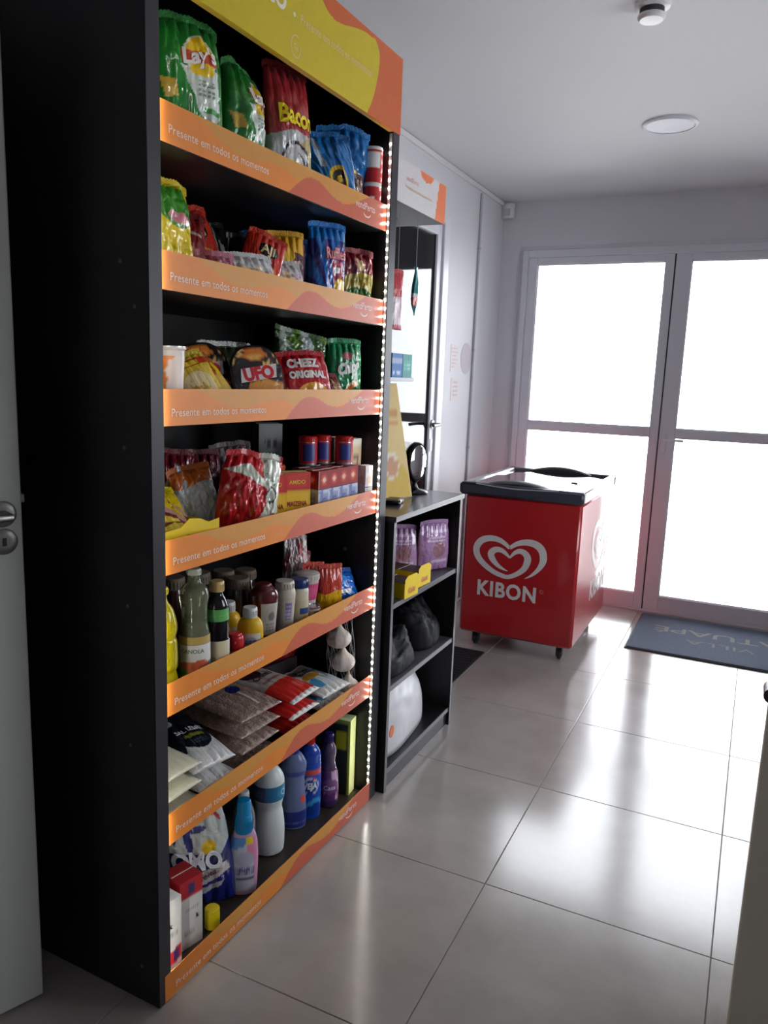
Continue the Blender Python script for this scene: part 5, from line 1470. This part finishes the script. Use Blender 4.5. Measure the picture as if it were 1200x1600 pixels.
# red mesh crate of goods behind
RNET = paint((166, 40, 34), ('n', 4, 6, .6, (196, 70, 56), 3), ('r', -.7, .40, -.1, .58, (190, 176, 166)), ('txt', -.6, .78, .8, .84, 1, (220, 150, 140), 2), ('r', -1, .30, 1, .34, (130, 26, 26)), ('r', -1, .66, 1, .69, (130, 26, 26)))
o = bag('red_net_bag', .200, .125, .13, RNET, 'red netted pack with a small white tag at the back right, above the flour', seed=161, crump=1.0, pinch=.02, shoulder=.05)
put(o, .815, .290, s6 + .105, -20)
o = carton('dark_carton', .20, .12, .104, {'all': paint((40, 30, 36), ('n', 3, 3, .6, (70, 60, 60), 3))}, 'dark carton under the red netted pack', 'box', res=8)
put(o, .815, .320, s6, -10)
o = bag('yellow_pouch', .13, .135, .05, paint((140, 110, 40), ('n', 3, 3, .6, (176, 140, 50), 3)), 'dull yellow pouch in shadow behind the bean stack', seed=163)
put(o, .450, .40, s6, -10)
# garlic heads hanging in a net
GARM = printmat('garlic_skin', .45, .5, 40)
def garlic(label, u, v, z, r, seed, rz):
    nu, nv = 40, 22
    vs, cc = [], []
    for j in range(nv):
        ph = PI * j / (nv - 1)
        for i in range(nu):
            th = 2 * PI * i / nu
            lobe = 1 + .085 * abs(math.sin(th * 3.5 + seed)) * math.sin(ph) ** .6
            rr = r * math.sin(ph) ** .85 * lobe
            zz = r * .80 * math.cos(ph) + (r * .55 * math.exp(-(ph / .28) ** 2))
            vs.append((rr * math.cos(th), rr * math.sin(th), zz + r * .8))
            t = .5 + .5 * math.sin(th * 14 + seed)
            cc.append(arr((218 - 22 * t, 208 - 24 * t, 200 - 26 * t)))
    fs = [(j * nu + i, (j + 1) * nu + i, (j + 1) * nu + (i + 1) % nu, j * nu + (i + 1) % nu) for j in range(nv - 1) for i in range(nu)]
    o = mesh_obj('garlic_head', vs, fs, GARM, None, 'all', cols=np.array(cc), fix=True, label=label, cat='garlic', group='garlic heads by the LED strip')
    MB().lathe([(.007, r * 1.9), (.0045, r * 2.25), (.003, r * 2.5)], 10).build('stalk', mat('dry_garlic_stalk', (196, 180, 120), .6), o, True)
    MB().lathe([(.010, .0), (.008, -.0015), (.001, -.002)], 12).build('root_plate', mat('dry_root', (150, 130, 100), .8), o)
    put(o, u, v, z, rz, 0, 0)
garlic('garlic head at the bottom, on the shelf beside the strip end', .930, .062, s6 + .0, .034, 1, 0)
garlic('garlic head in the middle of the three by the LED strip', .918, .078, s6 + .082, .038, 3, 20)
garlic('garlic head on top of the three, reddish in shadow', .900, .085, s6 + .165, .038, 5, 50)
# loose clear net sleeve round the heads
mb = MB()
for k in range(9):
    a = 2 * PI * k / 9
    for sg in (1, -1):
        mb.tube([(.915 + .046 * math.cos(a + sg * t * 1.6) * (1 - .25 * abs(t - .5)) - .012 * t, .075 + .046 * math.sin(a + sg * t * 1.6) * (1 - .25 * abs(t - .5)) + .01 * t, s6 + .005 + .262 * t) for t in np.linspace(0, 1, 14)], 0.0003, 4)
nt_ = mb.build('net_sleeve', mat('clear_white_net', (216, 216, 220), .25), None, True, kind='stuff', label='fine white net sleeve round the garlic heads', cat='net')
nt_.matrix_basis = G

# --- shelf 7: cleaning goods
MK = paint((198, 198, 194), ('r', -1, .74, 1, 1, (170, 26, 36)), ('p', [(-1, .74), (0, .70), (1, .74)], (198, 198, 194)), ('p', [(-1, .0), (1, .0), (1, .16), (-.6, .10), (-1, .06)], (198, 198, 194)), ('r', -.2, .78, .35, .94, (50, 40, 90)), ('txt', -.6, .48, .7, .66, 3, (150, 150, 150), 3), ('txt', -.7, .12, .2, .3, 3, (160, 150, 150), 5))
MK2 = paint((198, 198, 194), ('p', [(-1, 0), (1, .10), (1, .32), (.1, .26), (-1, .17)], (176, 34, 46)), ('r', .2, .12, .7, .26, (60, 40, 100)), ('txt', -.6, .40, .7, .58, 3, (150, 150, 150), 3))
o = carton('milk_carton', .064, .066, .178, {'all': MK2, 'top': paint((206, 206, 204))}, 'white milk carton with a red corner, against the near side panel', 'box', (('front', 'k', .0, .64, .35, (30, 30, 34), dict(bold=.05)),), res=26)
put(o, .062, .065, s7, -6)
o = carton('milk_carton', .066, .070, .182, {'all': MK, 'top': paint((160, 24, 34)), 'left': paint((196, 196, 192), ('r', -1, .74, 1, 1, (170, 26, 36)))}, 'white milk carton with a red top, right of the other carton on the bottom shelf', 'box', (('front', 'k', .55, .42, .30, (30, 30, 34), dict(bold=.05)),), res=26)
put(o, .150, .078, s7, -12)
OM = paint((20, 34, 120), ('p', [(-1, 1), (1, 1), (1, .62), (.4, .40), (-1, .34)], (190, 198, 192)), ('r', -1, .34, -.86, 1, (20, 34, 120)), ('p', [(-.7, .62), (.8, .50), (1, .58), (.9, .40), (.2, .34), (-.7, .44)], (24, 36, 96)), ('e', .38, .60, .20, .07, (232, 190, 30)), ('p', [(.35, .95), (.85, .80), (.85, .86), (.4, 1)], (190, 70, 90)),
            ('p', [(-.9, .33), (.8, .42), (.9, .34), (.3, .26), (-.9, .22)], (196, 192, 190)), ('p', [(-.9, .27), (.6, .34), (.6, .355), (-.9, .285)], (190, 110, 90)), ('p', [(-.6, .18), (.7, .25), (.6, .20), (-.3, .12)], (176, 180, 190)), ('e', -.15, .72, .10, .16, (24, 40, 110), .5), ('e', .10, .78, .30, .03, (24, 40, 110)), ('e', -.5, .78, .05, .12, (24, 40, 110)))
o = bag('detergent_pouch', .195, .285, .075, OM, 'blue and white washing powder pouch with dark blue splash print on the bottom shelf', texts=(('OMO', .02, .50, 1.35, (226, 230, 236), dict(bold=.05, sy=1.2, rot=-.06)), ('Perfeita', .1, .33, .8, (60, 60, 100), dict(bold=.01, rot=.1))), seed=171, crump=.9, pinch=.03, shoulder=.08, skew=-.03)
put(o, .265, .125, s7, -42, -6)
o = bottle('small_jar', [(.001, 0), (.018, .001), (.019, .005), (.019, .040), (.017, .045)], mat('yellow_plastic_jar', (222, 200, 30), .3), 'small yellow jar in front of the washing powder pouch', 'jar', cap=(.0185, .044, .052, mat('yellow_cap', (216, 190, 30), .4)))
put(o, .222, .045, s7, 0)
SF = paint((186, 190, 206), ('w', .82, .05, 3, 1, (80, 130, 190), True), ('e', .55, .85, .45, .25, (216, 130, 160)), ('e', .8, .5, .3, .5, (206, 140, 176)), ('e', .0, .60, .5, .14, (170, 170, 196)), ('r', -.5, .22, .6, .28, (70, 70, 100)), ('txt', -.6, .32, .6, .46, 3, (110, 110, 150), 2), ('r', .05, .90, .50, 1, (222, 206, 30)))
o = bottle('softener_bottle', [(.001, 0), (.030, .001), (.034, .008), (.037, .06), (.038, .12), (.034, .160), (.024, .185), (.021, .200)], mat('pale_pink_bottle', (190, 150, 180), .3), 'pink and blue fabric softener bottle with a tall turquoise cap', cap=(.0235, .178, .226, mat('turquoise_cap', (10, 130, 184), .35), .021), sq=(1, .62), labels=((.012, .168, -1.25, 1.35, SF, (('mon', -.05, .40, .6, (90, 90, 140), dict(bold=.03)),)),))
MB().lathe([(.0190, .226), (.0185, .262), (.016, .268), (.001, .269)], 24).build('cap_tip', mat('turquoise_cap', (10, 130, 184), .35), o, True)
put(o, .372, .060, s7, -50)
CLB = mat('clear_bottle', (190, 196, 198), .08, trans=.7, ior=1.3)
o = bottle('spirit_bottle', [(.001, 0), (.030, .001), (.033, .008), (.033, .13), (.030, .17), (.020, .20), (.013, .215)], CLB, 'clear bottle with a small text label behind the softener', cap=(.015, .212, .236, WCAP), labels=((.05, .155, -1.2, 1.2, paint((120, 120, 130), ('txt', -.8, .05, .8, .95, 7, (206, 206, 210), 3))),))
put(o, .448, .118, s7, -50)
WB = mat('white_hdpe', (206, 214, 212), .35)
o = bottle('bleach_bottle', [(.001, 0), (.040, .002), (.046, .012), (.0475, .045), (.047, .08), (.043, .115), (.0385, .140), (.042, .160), (.0455, .175), (.0455, .215), (.042, .235), (.030, .255), (.016, .268), (.014, .278)], WB, 'big white waisted bleach bottle with a blue label on the bottom shelf', cap=(.016, .272, .295, WCAP), labels=((.172, .218, -1.7, 1.7, paint((26, 110, 150), ('r', -1, 0, -.15, 1, (70, 80, 110)), ('e', .55, .5, .25, .36, (40, 130, 170)), ('txt', -.9, .3, -.3, .8, 2, (90, 110, 150), 3)), (('Q', .55, .5, .25, (150, 200, 220), dict(bold=.02)),)),))
put(o, .560, .112, s7, -50)
TBM = mat('translucent_blue_bottle', (120, 136, 178), .2, trans=.25, ior=1.3)
o = bottle('cleaner_bottle', [(.001, 0), (.036, .002), (.041, .010), (.041, .07), (.036, .125), (.035, .165), (.040, .195), (.038, .215), (.024, .238), (.014, .246)], TBM, 'pale blue translucent cleaner bottle with a dark blue base band', cap=(.0165, .242, .272, mat('blue_cap', (30, 50, 150), .35)), sq=(1, .8), labels=((.008, .060, -2, 2, paint((40, 54, 130), ('txt', -.5, .2, .5, .5, 1, (90, 100, 170), 2))), (.175, .190, -1.2, 1.2, paint((60, 76, 150))), (.085, .108, .55, 1.1, paint((196, 70, 70)))))
put(o, .700, .118, s7, -50)
VJ = paint((16, 72, 176), ('r', -1, .78, 1, .90, (206, 76, 60)), ('e', 0, .56, .55, .17, (196, 204, 220)), ('e', 0, .55, .45, .13, (26, 60, 140)), ('w', .26, .05, 4, 0, (60, 150, 200), False), ('w', .16, .05, 4, 0, (16, 60, 150), False), ('e', .2, .70, .12, .03, (206, 76, 60)))
o = bottle('cleaner_bottle', [(.001, 0), (.034, .002), (.037, .010), (.037, .19), (.036, .205), (.030, .222), (.018, .236), (.015, .242)], mat('bright_blue_bottle', (14, 66, 170), .22, coat=.5), 'bright blue cleaner bottle with a red cap and round white emblem', cap=(.017, .238, .268, mat('red_cap', (190, 26, 36), .3)), sq=(1, .85), labels=((.012, .180, -1.5, 1.5, VJ, (('VEJA', 0, .55, .85, (226, 230, 240), dict(bold=.05, sy=1.3)),)),))
put(o, .775, .108, s7, -50)
PU = paint((96, 50, 110), ('n', 4, 5, .2, (190, 160, 186), 3), ('e', 0, .55, .7, .22, (120, 76, 130)), ('n', 5, 6, .9, (206, 120, 120), 5), ('w', .10, .03, 4, 0, (60, 34, 100), False))
for i, (u, v, lb) in enumerate(((.862, .088, 'purple cleaner bottle with flowery label and dark cap, front right of the bottom shelf'), (.842, .150, 'violet cleaner bottle partly hidden behind the purple one'))):
    o = bottle('disinfectant_bottle', [(.001, 0), (.029, .002), (.033, .010), (.033, .07), (.029, .115), (.022, .150), (.025, .175), (.024, .195), (.015, .215), (.013, .220)], mat('dark_purple_bottle', (84, 66, 96), .22, coat=.4) if not i else mat('violet_bottle', (60, 26, 120), .25), lb, cap=(.0155, .216, .246, mat('deep_violet_cap', (40, 26, 100), .3)), labels=((.012, .125, -1.5, 1.5, PU, (('Casa', 0, .52, .8, (220, 200, 220), dict(bold=.02)),)),) if not i else ())
    put(o, u, v, s7, -50)
GB = paint((30, 44, 40), ('r', -1, .95, 1, 1, (150, 180, 90)), ('e', -.2, .45, .5, .3, (24, 70, 60)), ('r', .35, .60, .85, .84, (190, 196, 30)), ('r', .88, 0, 1, 1, (190, 206, 60)), ('n', 3, 3, .9, (120, 160, 60), 3))
o = carton('dishwasher_carton', .155, .050, .265, {'all': paint((216, 230, 120)), 'front': GB, 'right': paint((226, 236, 160)), 'top': paint((190, 210, 150))}, 'dark green carton with a lime edge painted LED-bright beside the lit far side panel', 'box', res=30)  # right side in paler lime: the LED light on it is in the colour
put(o, .950, .130, s7, -82)
o = bottle('small_bottle', [(.001, 0), (.022, .001), (.024, .006), (.024, .05), (.020, .085), (.012, .10)], mat('dark_green_bottle', (20, 50, 40), .2), 'small dark green bottle with a lime label beside the purple one', cap=(.0135, .098, .118, mat('dark_green_cap', (16, 44, 40), .3)), labels=((.008, .045, -1.4, 1.4, paint((150, 170, 30), ('e', 0, .5, .4, .3, (190, 200, 60)))),))
put(o, .925, .115, s7, -50)
